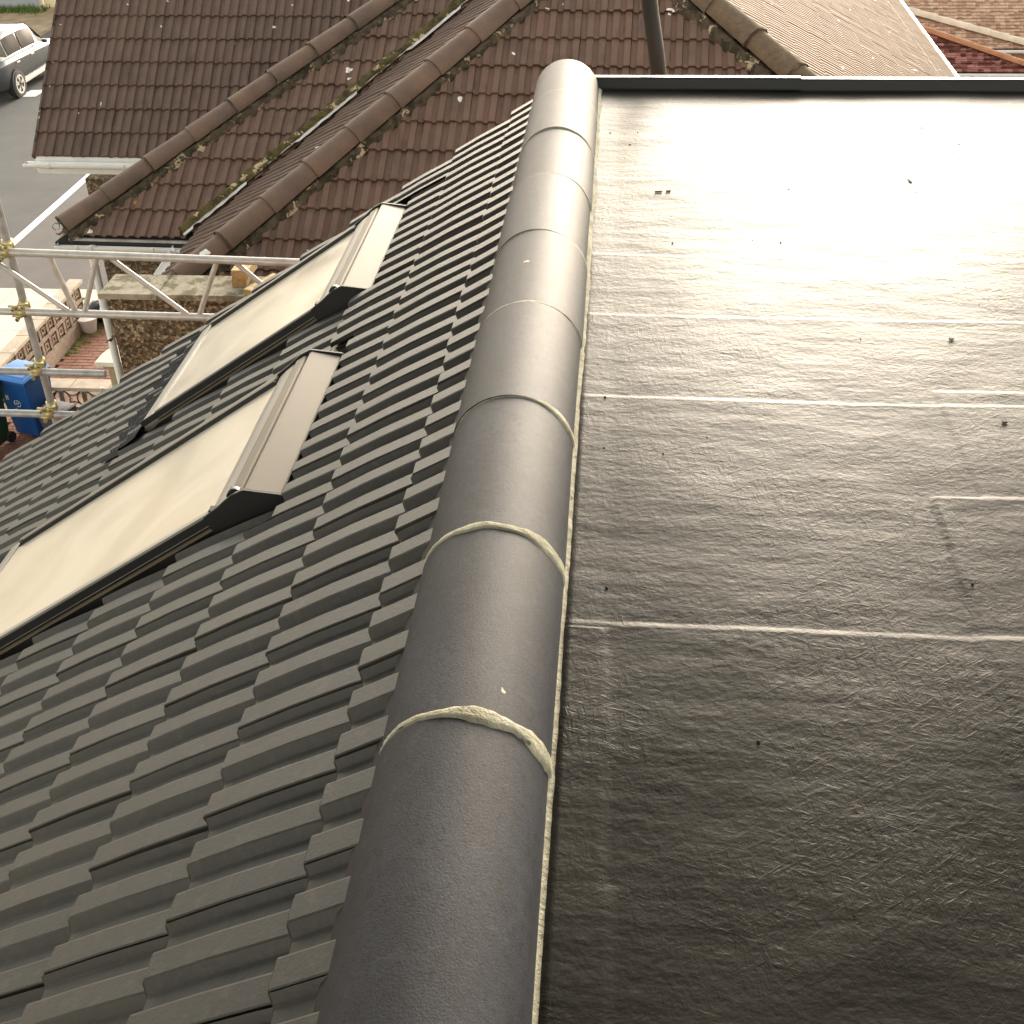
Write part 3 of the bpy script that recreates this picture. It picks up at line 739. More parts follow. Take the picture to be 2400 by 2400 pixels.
# fascia, gutter and brackets under C
def gutter(th, p, q, out, r=.055, mat=M['pvc'], brackets=(), fascia=True):
    d = (q - p).normalized(); mb = MB(); n = 12
    prof = [(-out * (cos(pi * k / n) * -r) * 1 + EZ * (-sin(pi * k / n) * r)) for k in range(n + 1)]
    prof = [out * (r - cos(pi * k / n) * r) + EZ * (-sin(pi * k / n) * r) for k in range(n + 1)]
    inn = [out * (r - cos(pi * k / n) * (r - .006)) + EZ * (-sin(pi * k / n) * (r - .006)) for k in range(n, -1, -1)]
    loop = prof + inn; m = len(loop)
    vs = [p + w for w in loop] + [q + w for w in loop]
    mb.add(vs, [(i, (i + 1) % m, m + (i + 1) % m, m + i) for i in range(m)], False)
    mb.add([p + w for w in prof] + [q + w for w in prof], [tuple(range(n + 1)), tuple(range(2 * n + 1, n, -1))])
    g = th.add(mb.obj('gutter', mat))
    for t in brackets:
        c0 = p + (q - p) * t; mb = MB()
        pf = [out * (r - cos(pi * k / n) * (r + .006)) + EZ * (-sin(pi * k / n) * (r + .006)) for k in range(n + 1)]
        vs = [c0 - d * .016 + w for w in pf] + [c0 + d * .016 + w for w in pf]; k = n + 1
        mb.add(vs, [(i, i + 1, k + i + 1, k + i) for i in range(n)]); mb.box((-.016, -.012, -.006), (.016, .012, .012), frame(c0 + out * (2 * r), d, EZ.cross(d), EZ))
        link(mb.obj('gutter_bracket', mat), g)
    return g
zg = ZE - .075
fa = MB(); fa.box((hipB(yCe) + .12, yCe + .015, ZE - .21), (val(yCe) + .1, yCe + .04, ZE - .045), frame(NP, EX, EY, EZ)); NH.add(fa.obj('fascia_board', M['fascia'], .002))
gutter(NH, L(hipB(yCe) + .03, yCe + .012, zg), L(val(yCe) - .02, yCe + .012, zg), -EY, .056, brackets=(.18, .29, .78, .95))
# gutter of the front slope, towards us
gutter(NH, L(xd(yCe) - .01, yCe + .05, zg), L(xd(yFe) - .01, yFe - .05, zg), -EX, .056, brackets=(.2, .6))
fa = MB(); fa.box((xd(-1.5) + .02, yFe, ZE - .21), (xd(-1.5) + .045, yCe, ZE - .05), frame(NP, EX, EY, EZ)); NH.add(fa.obj('fascia_board', M['pvc']))
# eave gutter of the right-hand slope
mb = MB(); gutter(NH, L(XHe, 12, fH(XHe, 0) - .06), L(XHe, -2.2, fH(XHe, 0) - .06), EX, .05)
# walls
G0 = GROUND - NP.z
def lbox(mb, lo, hi): mb.box(lo, hi, frame(NP, EX, EY, EZ))
mb = MB(); lbox(mb, (-2.35, yFe + .3, G0), (4.4, 11.8, ZE - .12)); NH.add(mb.obj('wall', M['pebble']))
mb = MB(); lbox(mb, (-3.66, -.72, G0), (-2.36, 2.0, ZE - .05)); NH.add(mb.obj('bay_wall', M['pebble']))
for (px, py, top) in ((-3.74, -.80, ZE - .13),):
    mb = MB(); mb.tube(L(px, py, G0), L(px, py, top), .034, 14); mb.tube(L(px, py, top), L(px + .05, yCe - .03, zg - .04), .034, 14)
    dp = NH.add(mb.obj('downpipe', M['pvc']))
    for zz in (-2.4, -3.2, -4.4, -5.6):
        mb = MB(); mb.tube(L(px, py, zz), L(px, py, zz + .06), .041, 14); link(mb.obj('pipe_collar', M['pvc']), dp)

# ================================================================== NEXT HOUSE (gabled projecting roof)
H3 = Thing('house', (-4.5, 15, GROUND), 'further house whose brown tiled gable roof drops to a white gutter', 'house')
PA = Vector((-5.433, 12.221, -2.178)); pa = radians(43.65); ya3 = radians(-1.28)
AX = Vector((cos(ya3), sin(ya3), 0)); AYv = Vector((-sin(ya3), cos(ya3), 0)); upA = AYv * cos(pa) + EZ * sin(pa); nA = AX.cross(upA)
def A(u, v, h=0): return PA + AX * u + upA * v + nA * h
mb = MB(); q = [A(-.40, -.52, -.08), A(6.5, -.52, -.08), A(6.5, 2.6, -.08), A(-.40, 2.6, -.08)]
mb.add(q + [p - nA * .03 for p in q], [(0, 1, 2, 3), (7, 6, 5, 4), (0, 4, 5, 1), (3, 0, 4, 7)[::-1]]); dA = H3.add(mb.obj('roof_slope', M['deck']))
lA = lay_tiles(dA, M['old2'], A(0, 0), AX, upA, range(-3, 32), range(-2, 9), [(A(-.425, 0), -AX)], jit=2.0)
lA.sort(key=lambda t: infr(t[1])); place(dA, lA[:300])
if lA[300:]: link(join_stuff(lA[300:], M['old2'], 'roof_tiles'), dA)
mb = MB(); mb.box((-.43, -.56, -.07), (-.405, 2.6, -.012), frame(PA, AX, upA, nA)); H3.add(mb.obj('verge_undercloak', M['mortold']))
ev = A(0, -.55)
gutter(H3, A(-.50, -.53) - EZ * .085, A(2.6, -.53) - EZ * .085, -AYv, .055, brackets=(.09, .35, .42, .7))
mb = MB(); mb.box((-.42, 0, -.24), (6.4, .03, -.06), frame(A(0, -.5), AX, AYv, EZ)); H3.add(mb.obj('fascia_board', M['pvc']))
mb = MB(); m3 = frame(Vector((PA.x, A(0, -.5).y, GROUND)), AX, AYv, EZ); mb.box((-.05, .25, 0), (6.4, 6, -GROUND - 2.9), m3); H3.add(mb.obj('wall', M['pebble']))
# far slope and gable of that roof
top = A(0, 2.6); mb = MB(); dn = AYv * cos(pa) - EZ * sin(pa)
q = [top + AX * -.4, top + AX * 6.5, top + AX * 6.5 + dn * 3.1, top + AX * -.4 + dn * 3.1]
mb.add(q, [(0, 1, 2, 3)]); H3.add(mb.obj('back_slope', M['old2']))
mb = MB(); mb.add([A(-.05, -.5, -.1), top + AX * -.05 - EZ * .1, top + AX * -.05 + dn * 3.1 - EZ * .1], [(0, 1, 2)]); H3.add(mb.obj('gable_wall', M['pebble']))
mb = MB(); mb.tube(top + AX * -.42, top + AX * 6.5, .10, 16); H3.add(mb.obj('ridge_capping', M['hip']))

# ================================================================== RED ROOFED HOUSES (far right)
def red_house(name, label, ex, ey, ez, pitch, hx, hy, hx2, tilemat, hipmat, cw, gauge, nlow, gut, hipr=.11):
    """slope facing us: eave at (.., ey, ez); hip runs down to the right from plan point (hx,hy) to the eave at x=hx2"""
    th = Thing('house', (ex, ey + 3, GROUND), label, 'house', 'tiled houses in a row beyond the tan slope')
    p = radians(pitch); up = Vector((0, cos(p), sin(p))); n = Vector((0, -sin(p), cos(p))); O = Vector((ex, ey, ez))
    xt = hx; vt = (hy - ey) / cos(p)
    q = [O, Vector((hx2, ey, ez)), Vector((hx, hy, ez + vt * sin(p))), Vector((ex, hy, ez + vt * sin(p)))]
    mb = MB(); mb.add([a - n * .03 for a in q], [(0, 1, 2, 3)]); dk = th.add(mb.obj('roof_slope', M['deck']))
    mb = MB(); rows = int(vt / gauge); cnt = 0
    for j in range(rows + 1):
        v = j * gauge; xr = hx2 + (hx - hx2) * min(1, v / vt)
        i = 0; x = ex + (j % 2) * cw / 2
        while x < xr:
            z0 = random.uniform(0, .004); x1 = min(x + cw - .004, xr)
            a = [O + Vector((xx - ex, 0, 0)) + up * (v + vv) + n * (hh + z0) for xx, vv, hh in ((x, 0, .026), (x1, 0, .026), (x1, gauge + .02, .0), (x, gauge + .02, .0), (x, 0, -.004), (x1, 0, -.004))]
            mb.add(a, [(0, 1, 2, 3), (4, 5, 1, 0)]); x += cw
    tl = tag(mb.obj('roof_tiles', tilemat), kind='stuff'); link(tl, dk)
    a = Vector((hx2 + .05, ey - .03, ez)); b = Vector((hx, hy, ez + vt * sin(p)))
    hip_line(th, a, b, hipr, .42, hipmat, None, None, patch=.0, name='hip_tile')
    # wall closing the roof below the hip
    mb = MB(); mb.add([a - EZ * .05, b - EZ * .05, Vector((b.x, b.y, GROUND - 3)), Vector((a.x, a.y, GROUND - 3))], [(0, 1, 2, 3)]); th.add(mb.obj('end_wall', M['brickwall']))
    mb = MB(); mb.box((ex + .1, ey + .25, GROUND - 3), (hx2 - .6, ey + .9, ez - .15)); th.add(mb.obj('wall', M['brickwall']))
    if gut: gutter(th, Vector((ex, ey - .0, ez - .03)), Vector((hx2 + .1, ey - .0, ez - .03)), Vector((0, -1, 0)), .06, brackets=(.3, .62, .9))
    return th
red_house('red', 'small house with dark red plain tiles and an orange hip above its white gutter', 4.9, 26.6, -5.40, 42, 5.97, 27.6, 9.23, M['red'], M['terracotta'], .165, .10, 0, True, .095)
red_house('red', 'peach tiled house just behind the dark red roof with pale hip capping', 5.0, 29.5, -5.6, 40, 6.0, 30.54, 9.99, M['peach'], M['palehip'], .165, .10, 0, True, .12)
red_house('red', 'farthest peach tiled house in the row with large plain slope', 6.0, 32.4, -6.2, 40, 8.0, 38.5, 17.0, M['peach'], M['palehip'], .165, .10, 0, True, .12)

# ================================================================== SCAFFOLD
sc = Thing('scaffold', (-3.42, 6.5, GROUND), 'scaffold pole with lattice beam and horizontal tubes in front of the brown roofed house', 'scaffold')
R = .0242; SY = 6.5
mb = MB(); mb.tube((-3.425, SY, GROUND), (-3.425, SY, .4), R, 16); sc.add(mb.obj('upright_pole', M['galv']))
mb = MB(); mb.tube((-7.6, SY, GROUND), (-7.6, SY, .4), R, 12); sc.add(mb.obj('upright_pole', M['galv']))
mb = MB(); mb.tube((1.4, SY, GROUND), (1.4, SY, -1.0), R, 12); sc.add(mb.obj('upright_pole', M['galv']))
YB = SY - .052
bz = lambda x: -1.40 - .022 * (x + 3.5); bz2 = lambda x: -1.79 - .012 * (x + 3.5)
mb = MB(); mb.tube((-7.7, YB, bz(-7.7)), (1.6, YB, bz(1.6)), R, 16); beam = sc.add(mb.obj('lattice_beam', M['alu']))
mb = MB(); mb.tube((-7.7, YB, bz2(-7.7)), (1.6, YB, bz2(1.6)), R, 16); link(mb.obj('bottom_chord', M['alu']), beam)
def strut(xa_, xb_, w=.016):
    mb = MB(); mb.tube((xa_, YB, bz(xa_) - .018), (xb_, YB, bz2(xb_) + .018), w, 10); link(mb.obj('strut', M['alu']), beam)
# diagonals measured from the picture, then repeated
strut(-3.16, -3.08, .018); strut(-2.87, -3.02); strut(-2.78, -2.38); strut(-2.14, -2.30); strut(-2.02, -1.66); strut(-1.42, -1.60); strut(-1.30, -.94); strut(-.70, -.88); strut(-.58, -.22)
strut(-3.56, -3.13); strut(-3.66, -3.82); strut(-4.3, -3.9); strut(-4.4, -4.56); strut(-5.0, -4.64); strut(-5.1, -5.3); strut(-5.8, -5.4)
for z0, x0, x1 in ((-2.205, -7.7, -2.985), (-2.52, -7.7, -1.5)):
    mb = MB(); mb.tube((x0, YB, z0 + .018), (x1, YB, z0 - .006), R, 16); sc.add(mb.obj('ledger_tube', M['galv']))
def coupler(x, z):
    mb = MB(); mb.tube((x - .028, YB, z), (x + .028, YB, z), .034, 12); mb.tube((x, SY, z - .028 + .03), (x, SY, z + .03 + .03), .034, 12)
    mb.box((-.03, -.045, -.03), (.03, .01, .03), Matrix.Translation((x, SY - .02, z)))
    for sx, sz in ((-.03, .03), (.035, .045), (-.02, -.035)):
        mb.tube((x + sx, YB - .05, z + sz), (x + sx, YB + .02, z + sz), .008, 8); mb.tube((x + sx, YB - .05, z + sz), (x + sx, YB - .037, z + sz), .014, 6)
        mb.tube((x + sx - .03, YB - .03, z + sz + .02), (x + sx + .03, YB - .03, z + sz + .015), .009, 6)
    sc.add(mb.obj('coupler', M['coupler'], .001))
for z in (bz(-3.42), bz2(-3.42), -2.195, -2.51): coupler(-3.425, z)

# unseen sheet cover added over the camera to shade the near surfaces
tr = Thing('scaffold_cover', (0, -3.0, GROUND), 'temporary corrugated sheet roof on scaffold tubes over the flat roof', 'scaffold')
CV0, CV1, CVZ = -4.5, 4.2, 2.6
mb = MB(); mb.grid(740, 2, lambda u, v: (-9.0 + u * 14.0, CV0 + v * (CV1 - CV0), CVZ + .05 * v + .018 * sin(u * 14.0 / .076 * pi))); tr.add(mb.obj('corrugated_sheet', M['galv']))
for yy in (-4.2, -1.2, 2.2, 4.1):
    mb = MB(); mb.tube((-9.0, yy, CVZ - .05), (5.0, yy, CVZ - .05), R, 10); tr.add(mb.obj('purlin_tube', M['galv']))
for xx, yy in ((-8.9, -4.2), (4.7, -4.2), (-8.9, -1.2), (4.7, -1.2), (-8.9, 2.2), (4.7, 2.2)):
    mb = MB(); mb.tube((xx, yy, GROUND), (xx, yy, CVZ), R, 10); tr.add(mb.obj('upright_pole', M['galv']))

# ================================================================== TIMBER OFFCUTS on the coping
def timber(lab, m, sx, sy, sz):
    t = Thing('timber_offcut', m.translation, lab, 'timber', 'timber offcuts on the concrete coping')
    mb = MB(); mb.box((0, .002, 0), (sx, sy, sz), m); t.add(mb.obj('sawn_length', M['wood'], .003))
    mb = MB(); mb.box((.003, 0, .003), (sx - .003, .002, sz - .003), m); t.add(mb.obj('end_grain', M['wood2']))
fr = lambda x, y, z, a: Matrix.Translation((x, y, z)) @ Matrix.Rotation(a, 4, 'Z')
pw = Thing('parapet_wall', (-2.3, 7.17, GROUND), 'tall pebble-dashed wall with mossy concrete coping behind the scaffold', 'wall')
mb = MB(); mb.box((-3.145, 7.045, GROUND), (-.6, 7.29, -1.956)); pw.add(mb.obj('pebble_dash_wall', M['pebble']))
for x0, x1 in ((-3.185, -2.785), (-2.780, -1.9), (-1.895, -.58)):
    mb = MB(); mb.box((x0, 7.0, -1.955), (x1, 7.335, -1.915)); pw.add(mb.obj('coping_stone', M['conc'], .006))
zc = -1.914
timber('lower sawn timber block lying on the concrete coping under another', fr(-2.31, 7.14, zc, .06), .10, .19, .062)
timber('upper sawn timber block stacked on top of a second block', fr(-2.30, 7.13, zc + .063, -.05), .115, .2, .062)
timber('pale timber plank lying diagonally beside the two stacked blocks', fr(-2.20, 7.03, zc, -.45), .10, .30, .04)

# ================================================================== FRONT GARDEN THINGS
def bin_(lab, x, y, rz, hgt, w, d, mat, lidmat, emblem=False):
    t = Thing('wheelie_bin', (x, y, GROUND + .02), lab, 'bin', 'wheelie bins in the front garden')
    m = Matrix.Translation((x, y, GROUND + .02)) @ Matrix.Rotation(rz, 4, 'Z')
    def ring(s, z): return [m @ Vector((sx * w / 2 * s, sy * d / 2 * s + (0 if s == 1 else .02), z)) for sx, sy in ((-1, -1), (1, -1), (1, 1), (-1, 1))]
    mb = MB(); r0, r1, r2, r3 = ring(.74, .05), ring(.95, hgt - .12), ring(1.0, hgt - .10), ring(1.02, hgt - .04)
    vs = r0 + r1 + r2 + r3; fs = [(3, 2, 1, 0)]
    for k in range(3):
        for i in range(4): fs.append((4 * k + i, 4 * k + (i + 1) % 4, 4 * k + 4 + (i + 1) % 4, 4 * k + 4 + i))
    fs.append((12, 13, 14, 15)); mb.add(vs, fs); t.add(mb.obj('body', mat, .012))
    mb = MB()
    def lid(u, v):
        X = (u - .5) * w * 1.07; Y = (v - .5) * d * 1.08; e = min(min(u, 1 - u), min(v, 1 - v))
        z = hgt - .035 + (.012 if e > .001 else -.012) + .022 * min(1, max(0, e - .07) / .05) + .02 * sin(pi * v)
        return m @ Vector((X, Y, z))
    mb.grid(24, 24, lid, False); ld = t.add(mb.obj('lid', lidmat))
    mb = MB(); mb.tube(m @ Vector((-w * .42, d * .56, hgt - .06)), m @ Vector((w * .42, d * .56, hgt - .06)), .016, 10)
    for sx in (-.4, 0, .4): mb.box((sx * w - .012, d * .48, hgt - .075), (sx * w + .012, d * .57, hgt - .045), m)
    t.add(mb.obj('handle', mat, .002))
    for sx in (-1, 1):
        mb = MB(); mb.tube(m @ Vector((sx * w * .36, d * .40, .08)), m @ Vector((sx * w * .46, d * .40, .08)), .085, 18); t.add(mb.obj('wheel', M['tyre']))
    if emblem:
        # recycling ring and lettering-like council mark on the face towards the drive
        mb = MB()
        fy = lambda z: -d / 2 * (.74 + (.95 - .74) * (z - .05) / (hgt - .17)) + .012 - .008
        def seg(a, b, wd=.008):
            pa_, pb_ = Vector((a[0], 0, a[1])), Vector((b[0], 0, b[1])); dd = (pb_ - pa_).normalized(); pp = Vector((-dd.z, 0, dd.x)) * wd / 2
            q = [pa_ + pp, pa_ - pp, pb_ - pp, pb_ + pp]
            mb.add([m @ Vector((k.x, fy(k.z), k.z)) for k in q], [(0, 1, 2, 3)])
        for k in range(18):
            a0, a1 = 2 * pi * k / 18, 2 * pi * (k + 1) / 18
            if k % 6 != 5: seg((.055 * cos(a0) + .02, .62 + .055 * sin(a0)), (.055 * cos(a1) + .02, .62 + .055 * sin(a1)), .012)
        for k in range(3): seg((-.005 + .02 * k, .60), (.005 + .02 * k, .645), .008)
        for k in range(9): seg((-.06 + .02 * k, .51 - .004 * k), (-.05 + .02 * k, .535 - .004 * k if k % 2 else .52 - .004 * k), .009)
        seg((-.07, .495), (.10, .465), .006)
        for k in (0, 1): seg((-.16 + .03 * k, .66), (-.15 + .03 * k, .74), .014)
        t.add(tag(mb.obj('printed_emblem', M['line']), kind='stuff'))
    return t
bin_('blue wheelie bin with pale printed mark standing in the front garden', -8.41, 14.86, radians(-16), 1.07, .58, .56, M['blue'], M['bluelid'], True)
bin_('dark green wheelie bin standing against the blue bin', -8.93, 14.38, radians(-12), 1.05, .52, .60, M['green'], M['green'])
bin_('low dark grey bin by the short screen block wall', -7.86, 14.55, radians(-14), .62, .40, .42, M['grey'], M['grey'])
# screen block walls
def screen_block(m, s, t=.10, mat=M['block']):
    """pierced concrete block: square frame with a four-petal pattern"""
    mb = MB(); b = .028 * s / .29; h = s / 2
    mb.box((-h, 0, -h), (-h + b, t, h), m); mb.box((h - b, 0, -h), (h, t, h), m); mb.box((-h + b, 0, -h), (h - b, t, -h + b), m); mb.box((-h + b, 0, h - b), (h - b, t, h), m)
    i = h - b
    for k in range(4):
        R_ = Matrix.Rotation(k * pi / 2, 4, 'Y'); pr = None
        for q in range(7):
            a = -i + 2 * i * q / 6; z = i - .62 * i * (1 - (a / i) ** 2)
            pt = (a, z)
            if pr:
                dx, dz = pt[0] - pr[0], pt[1] - pr[1]; l = sqrt(dx * dx + dz * dz); nx_, nz_ = -dz / l * .012, dx / l * .012
                c = [(pr[0] + nx_, pr[1] + nz_), (pr[0] - nx_, pr[1] - nz_), (pt[0] - nx_, pt[1] - nz_), (pt[0] + nx_, pt[1] + nz_)]
                vs = [m @ R_ @ Vector((x, .008, z)) for x, z in c] + [m @ R_ @ Vector((x, t - .008, z)) for x, z in c]
                mb.add(vs, [(0, 1, 2, 3), (7, 6, 5, 4), (0, 4, 5, 1), (1, 5, 6, 2), (2, 6, 7, 3), (3, 7, 4, 0)])
            pr = pt
    return mb
def screen_wall(lab, x0, y0, ang, nblk, rows, s, base, solid_back=False, cw_=.24):
    t = Thing('screen_block_wall', (x0, y0, GROUND), lab, 'wall')
    F = Matrix.Translation((x0, y0, GROUND)) @ Matrix.Rotation(ang, 4, 'Z'); Lg = nblk * s
    mb = MB(); mb.box((-.02, -.02, 0), (Lg + .02, .12, base), F); t.add(mb.obj('footing_course', M['block'], .004))
    me = screen_block(I4, s - .008).mesh('screen_block', M['block'])
    for r in range(rows):
        for k in range(nblk):
            o = bpy.data.objects.new('screen_block', me); o.matrix_basis = F @ Matrix.Translation((s * (k + .5), 0, base + s * (r + .5))); t.add(o)
    z = base + rows * s
    for k in range(int(Lg / .6) + 1):
        mb = MB(); xa_ = k * .6 - .03; xb_ = min(Lg + .03, xa_ + .594)
        if xb_ - xa_ < .05: continue
        mb.box((xa_, -cw_ / 2 + .05, z + .001), (xb_, cw_ / 2 + .05, z + .06), F); t.add(mb.obj('coping_stone', M['coping'], .006))
    return t
screen_wall('long pierced concrete screen block wall beside the cream forecourt', -9.03, 11.6, radians(90), 24, 2, .29, .24)
screen_wall('short pierced concrete screen block wall behind the bins', -8.40, 15.16, 0, 6, 1, .36, .26, cw_=.30)
# cream pier
pr = Thing('gate_pier', (-6.6, 14.6, GROUND), 'buff stone pier with wide rounded cream cap near the low screen wall', 'pier')
mb = MB(); mb.box((-6.85, 14.42, GROUND), (-6.2, 14.86, -6.42)); pr.add(mb.obj('shaft', M['pier'], .01))
mb = MB(); mb.box((-6.90, 14.38, -6.419), (-6.15, 14.89, -6.37)); pr.add(mb.obj('neck_moulding', M['pier'], .008))
mb = MB(); pts = [(-5.9, 14.34), (-5.9, 14.94), (-6.80, 14.94), (-6.90, 14.86), (-6.955, 14.74), (-6.985, 14.60), (-6.99, 14.34)]
mb.prism(pts, -6.369, -6.30); pr.add(mb.obj('cap', M['cream'], .008))
# white planter and black sack by the bay
t = Thing('white_tub', (-8.92, 18.33, GROUND), 'white plastic tub lying by the black sack on brick paving', 'tub')
mb = MB(); mb.tube((-8.92, 18.33, GROUND + .02), (-8.92, 18.33, GROUND + .26), .12, 20, .17); t.add(mb.obj('tub_body', M['whitep']))
mb = MB(); mb.tube((-8.92, 18.33, GROUND + .255), (-8.92, 18.33, GROUND + .28), .18, 20); t.add(mb.obj('tub_rim', M['whitep']))
t = Thing('refuse_sack', (-8.75, 18.72, GROUND), 'crumpled black plastic sack behind the white tub', 'sack')
mb = MB()
mb.grid(28, 16, lambda u, v: (-8.76 + cos(2 * pi * u) * sin(pi * v) * (.33 + .07 * nz(u * 6, v * 5, 1)), 18.75 + sin(2 * pi * u) * sin(pi * v) * (.22 + .05 * nz(u * 7, v * 6, 4)), GROUND + .21 - cos(pi * v) * (.20 + .04 * nz(u * 5, v * 7, 8))))
t.add(mb.obj('sack_body', M['black']))
mb = MB(); mb.tube((-8.72, 18.75, GROUND + .40), (-8.70, 18.76, GROUND + .50), .03, 10, .06); t.add(mb.obj('sack_knot', M['black']))
t = Thing('thin_rod', (-7.55, 14.95, GROUND), 'thin pale rod leaning on the short screen wall', 'rod')
mb = MB(); mb.tube((-7.62, 14.7, GROUND + .03), (-7.30, 15.0, GROUND + .72), .012, 8); t.add(mb.obj('rod_length', M['galv']))
mb = MB(); mb.tube((-7.30, 15.0, GROUND + .72), (-7.295, 15.005, GROUND + .735), .018, 8); t.add(mb.obj('rod_tip', M['whitep']))

# ================================================================== CAR
car = Thing('parked_car', (-17.55, 34.4, GROUND), 'silver grey estate car parked at the far side of the road', 'car')
CX, CYr, CZ = -17.55, 32.25, GROUND   # rear end at CYr, length along +Y
def C3(l, w, h): return Vector((CX + w, CYr + l, CZ + h))
# stations: length, [(half width, height)...] lower body
stn = [(0.0, .70, .45, .72, 1.00), (.10, .84, .32, .80, 1.04), (.6, .90, .26, .86, 1.06), (1.3, .915, .24, .89, 1.04), (2.4, .92, .24, .90, 1.0), (3.3, .91, .24, .88, .97), (3.9, .90, .26, .84, .90), (4.35, .86, .32, .76, .80), (4.5, .72, .42, .66, .70)]
mb = MB(); vs = []; prof_n = 10
for l, hw, zb, hw2, zt in stn:
    half = [(hw * .80, zb), (hw * .97, zb + .06), (hw, zb + (zt - zb) * .45), (hw * .985, zt - .12), (hw2, zt)]
    for w, h in half: vs.append(C3(l, w, h))
    for w, h in half[::-1]: vs.append(C3(l, -w, h))
fs = []
for k in range(len(stn) - 1):
    for i in range(prof_n): fs.append((k * prof_n + i, (k + 1) * prof_n + i, (k + 1) * prof_n + (i + 1) % prof_n, k * prof_n + (i + 1) % prof_n))
fs.append(tuple(range(prof_n))); fs.append(tuple(range(len(stn) * prof_n - 1, (len(stn) - 1) * prof_n - 1, -1)))
mb.add(vs, fs, True)
body = mb.obj('body', M['car']); car.add(body)
for lc in (.95, 3.62):
    for sg in (-1, 1):
        # dark arch ring and wheel
        mb = MB(); mb.tube(C3(lc, sg * .80, .36), C3(lc, sg * .935, .36), .40, 26); car.add(mb.obj('wheel_arch', M['tyre']))
        w0 = MB(); n = 28
        for (r0, r1, a0, a1) in ((.345, .345, .70, .93), (.345, .33, .93, .95), (.33, .25, .95, .952)):
            w0.add([C3(lc + cos(2 * pi * k / n) * r, sg * a, .345 + sin(2 * pi * k / n) * r) for r, a in ((r0, a0), (r1, a1)) for k in range(n)], [(k, (k + 1) % n, n + (k + 1) % n, n + k) for k in range(n)], True)
        wh = car.add(w0.obj('wheel', M['tyre']))
        m2 = MB()
        for k in range(n): 
            t0, t1 = 2 * pi * k / n, 2 * pi * (k + 1) / n
            m2.add([C3(lc + cos(t) * r, sg * .955, .345 + sin(t) * r) for t, r in ((t0, .255), (t1, .255), (t1, .215), (t0, .215))], [(0, 1, 2, 3)])
        for k in range(5):
            t0 = 2 * pi * k / 5 + .3
            for off in (-.16, .16):
                d1 = Vector((cos(t0 + off), sin(t0 + off))) * .22; d0 = Vector((cos(t0), sin(t0))) * .03; pp = Vector((-sin(t0), cos(t0))) * .022
                m2.add([C3(lc + q.x, sg * .957, .345 + q.y) for q in (d0 - pp, d1 - pp, d1 + pp, d0 + pp)], [(0, 1, 2, 3)])
        link(m2.obj('rim', M['alloy']), wh)
# cabin
cab = [(.18, .72, 1.06, .60, 1.42), (.45, .78, 1.06, .64, 1.60), (1.2, .80, 1.05, .66, 1.67), (2.2, .80, 1.02, .66, 1.66), (2.75, .78, 1.0, .63, 1.58), (3.55, .74, .95, .56, .985)]
mb = MB(); vs = []
for l, w0_, z0_, w1_, z1_ in cab:
    half = [(w0_ + .07, z0_ - .03), (w0_ + .04, z0_ + .03), ((w0_ + w1_) / 2 + .035, (z0_ + z1_) / 2), (w1_ + .03, z1_ - .05), (w1_ - .06, z1_)]
    for w, h in half: vs.append(C3(l, w, h))
    for w, h in half[::-1]: vs.append(C3(l, -w, h))
fs = []
for k in range(len(cab) - 1):
    for i in range(prof_n): fs.append((k * prof_n + i, (k + 1) * prof_n + i, (k + 1) * prof_n + (i + 1) % prof_n, k * prof_n + (i + 1) % prof_n))
fs.append(tuple(range(prof_n))); fs.append(tuple(range(len(cab) * prof_n - 1, (len(cab) - 1) * prof_n - 1, -1)))
mb.add(vs, fs, True); car.add(mb.obj('cabin', M['carroof']))
def cab_at(l):
    for a, b in zip(cab, cab[1:]):
        if a[0] <= l <= b[0]:
            t = (l - a[0]) / (b[0] - a[0]); return [a[k] + (b[k] - a[k]) * t for k in range(5)]
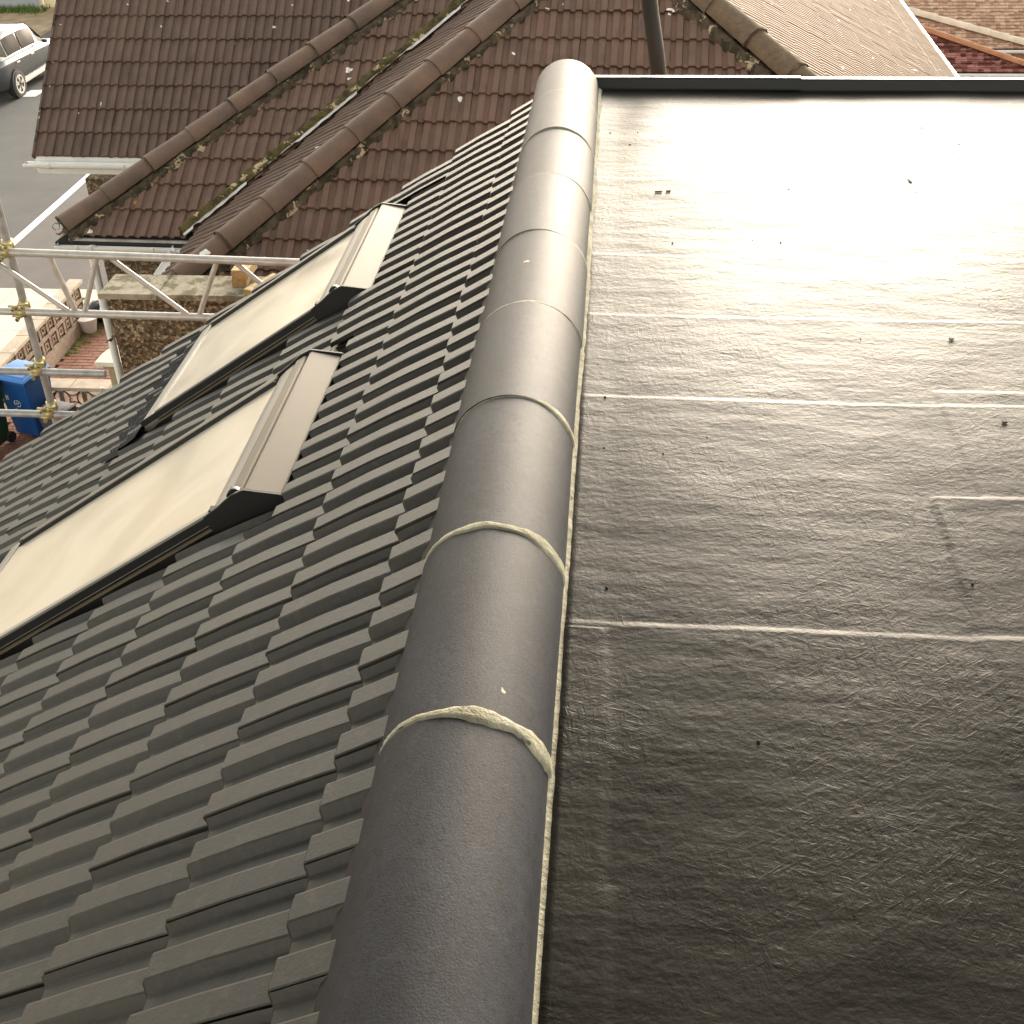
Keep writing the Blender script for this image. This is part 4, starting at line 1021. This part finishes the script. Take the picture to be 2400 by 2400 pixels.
def side_pt(l, v, sg, off=.012):
    _, w0_, z0_, w1_, z1_ = cab_at(l); w = (w0_ + .04) + (w1_ + .03 - w0_ - .04) * v; h = (z0_ + .05) + (z1_ - .07 - z0_ - .05) * v
    return C3(l, sg * (w + off + .012 * sin(pi * v)), h)
for sg in (-1, 1):
    for l0, l1, a0, a1 in ((.38, .80, .75, 1.0), (.88, 1.70, 1.0, 1.0), (1.78, 2.72, 1.0, .97)):
        mb = MB(); mb.grid(8, 5, lambda u, v: side_pt(l0 + (l1 - l0) * u, (.04 if l0 > .5 else .30 * (1 - u)) + v * ((a0 + (a1 - a0) * u) - .1 - (0 if l0 > .5 else .30 * (1 - u))), sg)); car.add(mb.obj('side_window', M['glass']))
    mb = MB(); mb.box((-.04, -.06, -.05), (.10, .06, .06), Matrix.Translation(C3(2.92, sg * .98, 1.06))); car.add(mb.obj('door_mirror', M['car'], .02))
    for lh in (1.22, 2.18):
        mb = MB(); mb.box((-.012, -.09, -.016), (.012, .09, .016), Matrix.Translation(C3(lh, sg * .918, .88))); car.add(mb.obj('door_handle', M['alloy'], .005))
    mb = MB(); mb.box((-.015, -1.15, -.06), (.02, 1.15, .03), Matrix.Translation(C3(2.28, sg * .90, .33))); car.add(mb.obj('sill_trim', M['alloy'], .006))
    mb = MB(); mb.box((-.02, -.03, -.20), (.05, .05, .25), Matrix.Translation(C3(.12, sg * .76, 1.0))); car.add(mb.obj('tail_light', M['red'], .01))
mb = MB(); mb.add([C3(.13, -.62, 1.12), C3(.13, .62, 1.12), C3(.40, .56, 1.52), C3(.40, -.56, 1.52)], [(0, 1, 2, 3)]); car.add(mb.obj('rear_window', M['glass']))
mb = MB(); mb.add([C3(3.50, -.66, 1.03), C3(3.50, .66, 1.03), C3(2.84, .58, 1.57), C3(2.84, -.58, 1.57)], [(0, 1, 2, 3)]); car.add(mb.obj('windscreen', M['glass']))
mb = MB(); mb.box((-.72, -.04, .38), (.72, .10, .62), Matrix.Translation(C3(0, 0, 0))); car.add(mb.obj('rear_bumper', M['car'], .03))
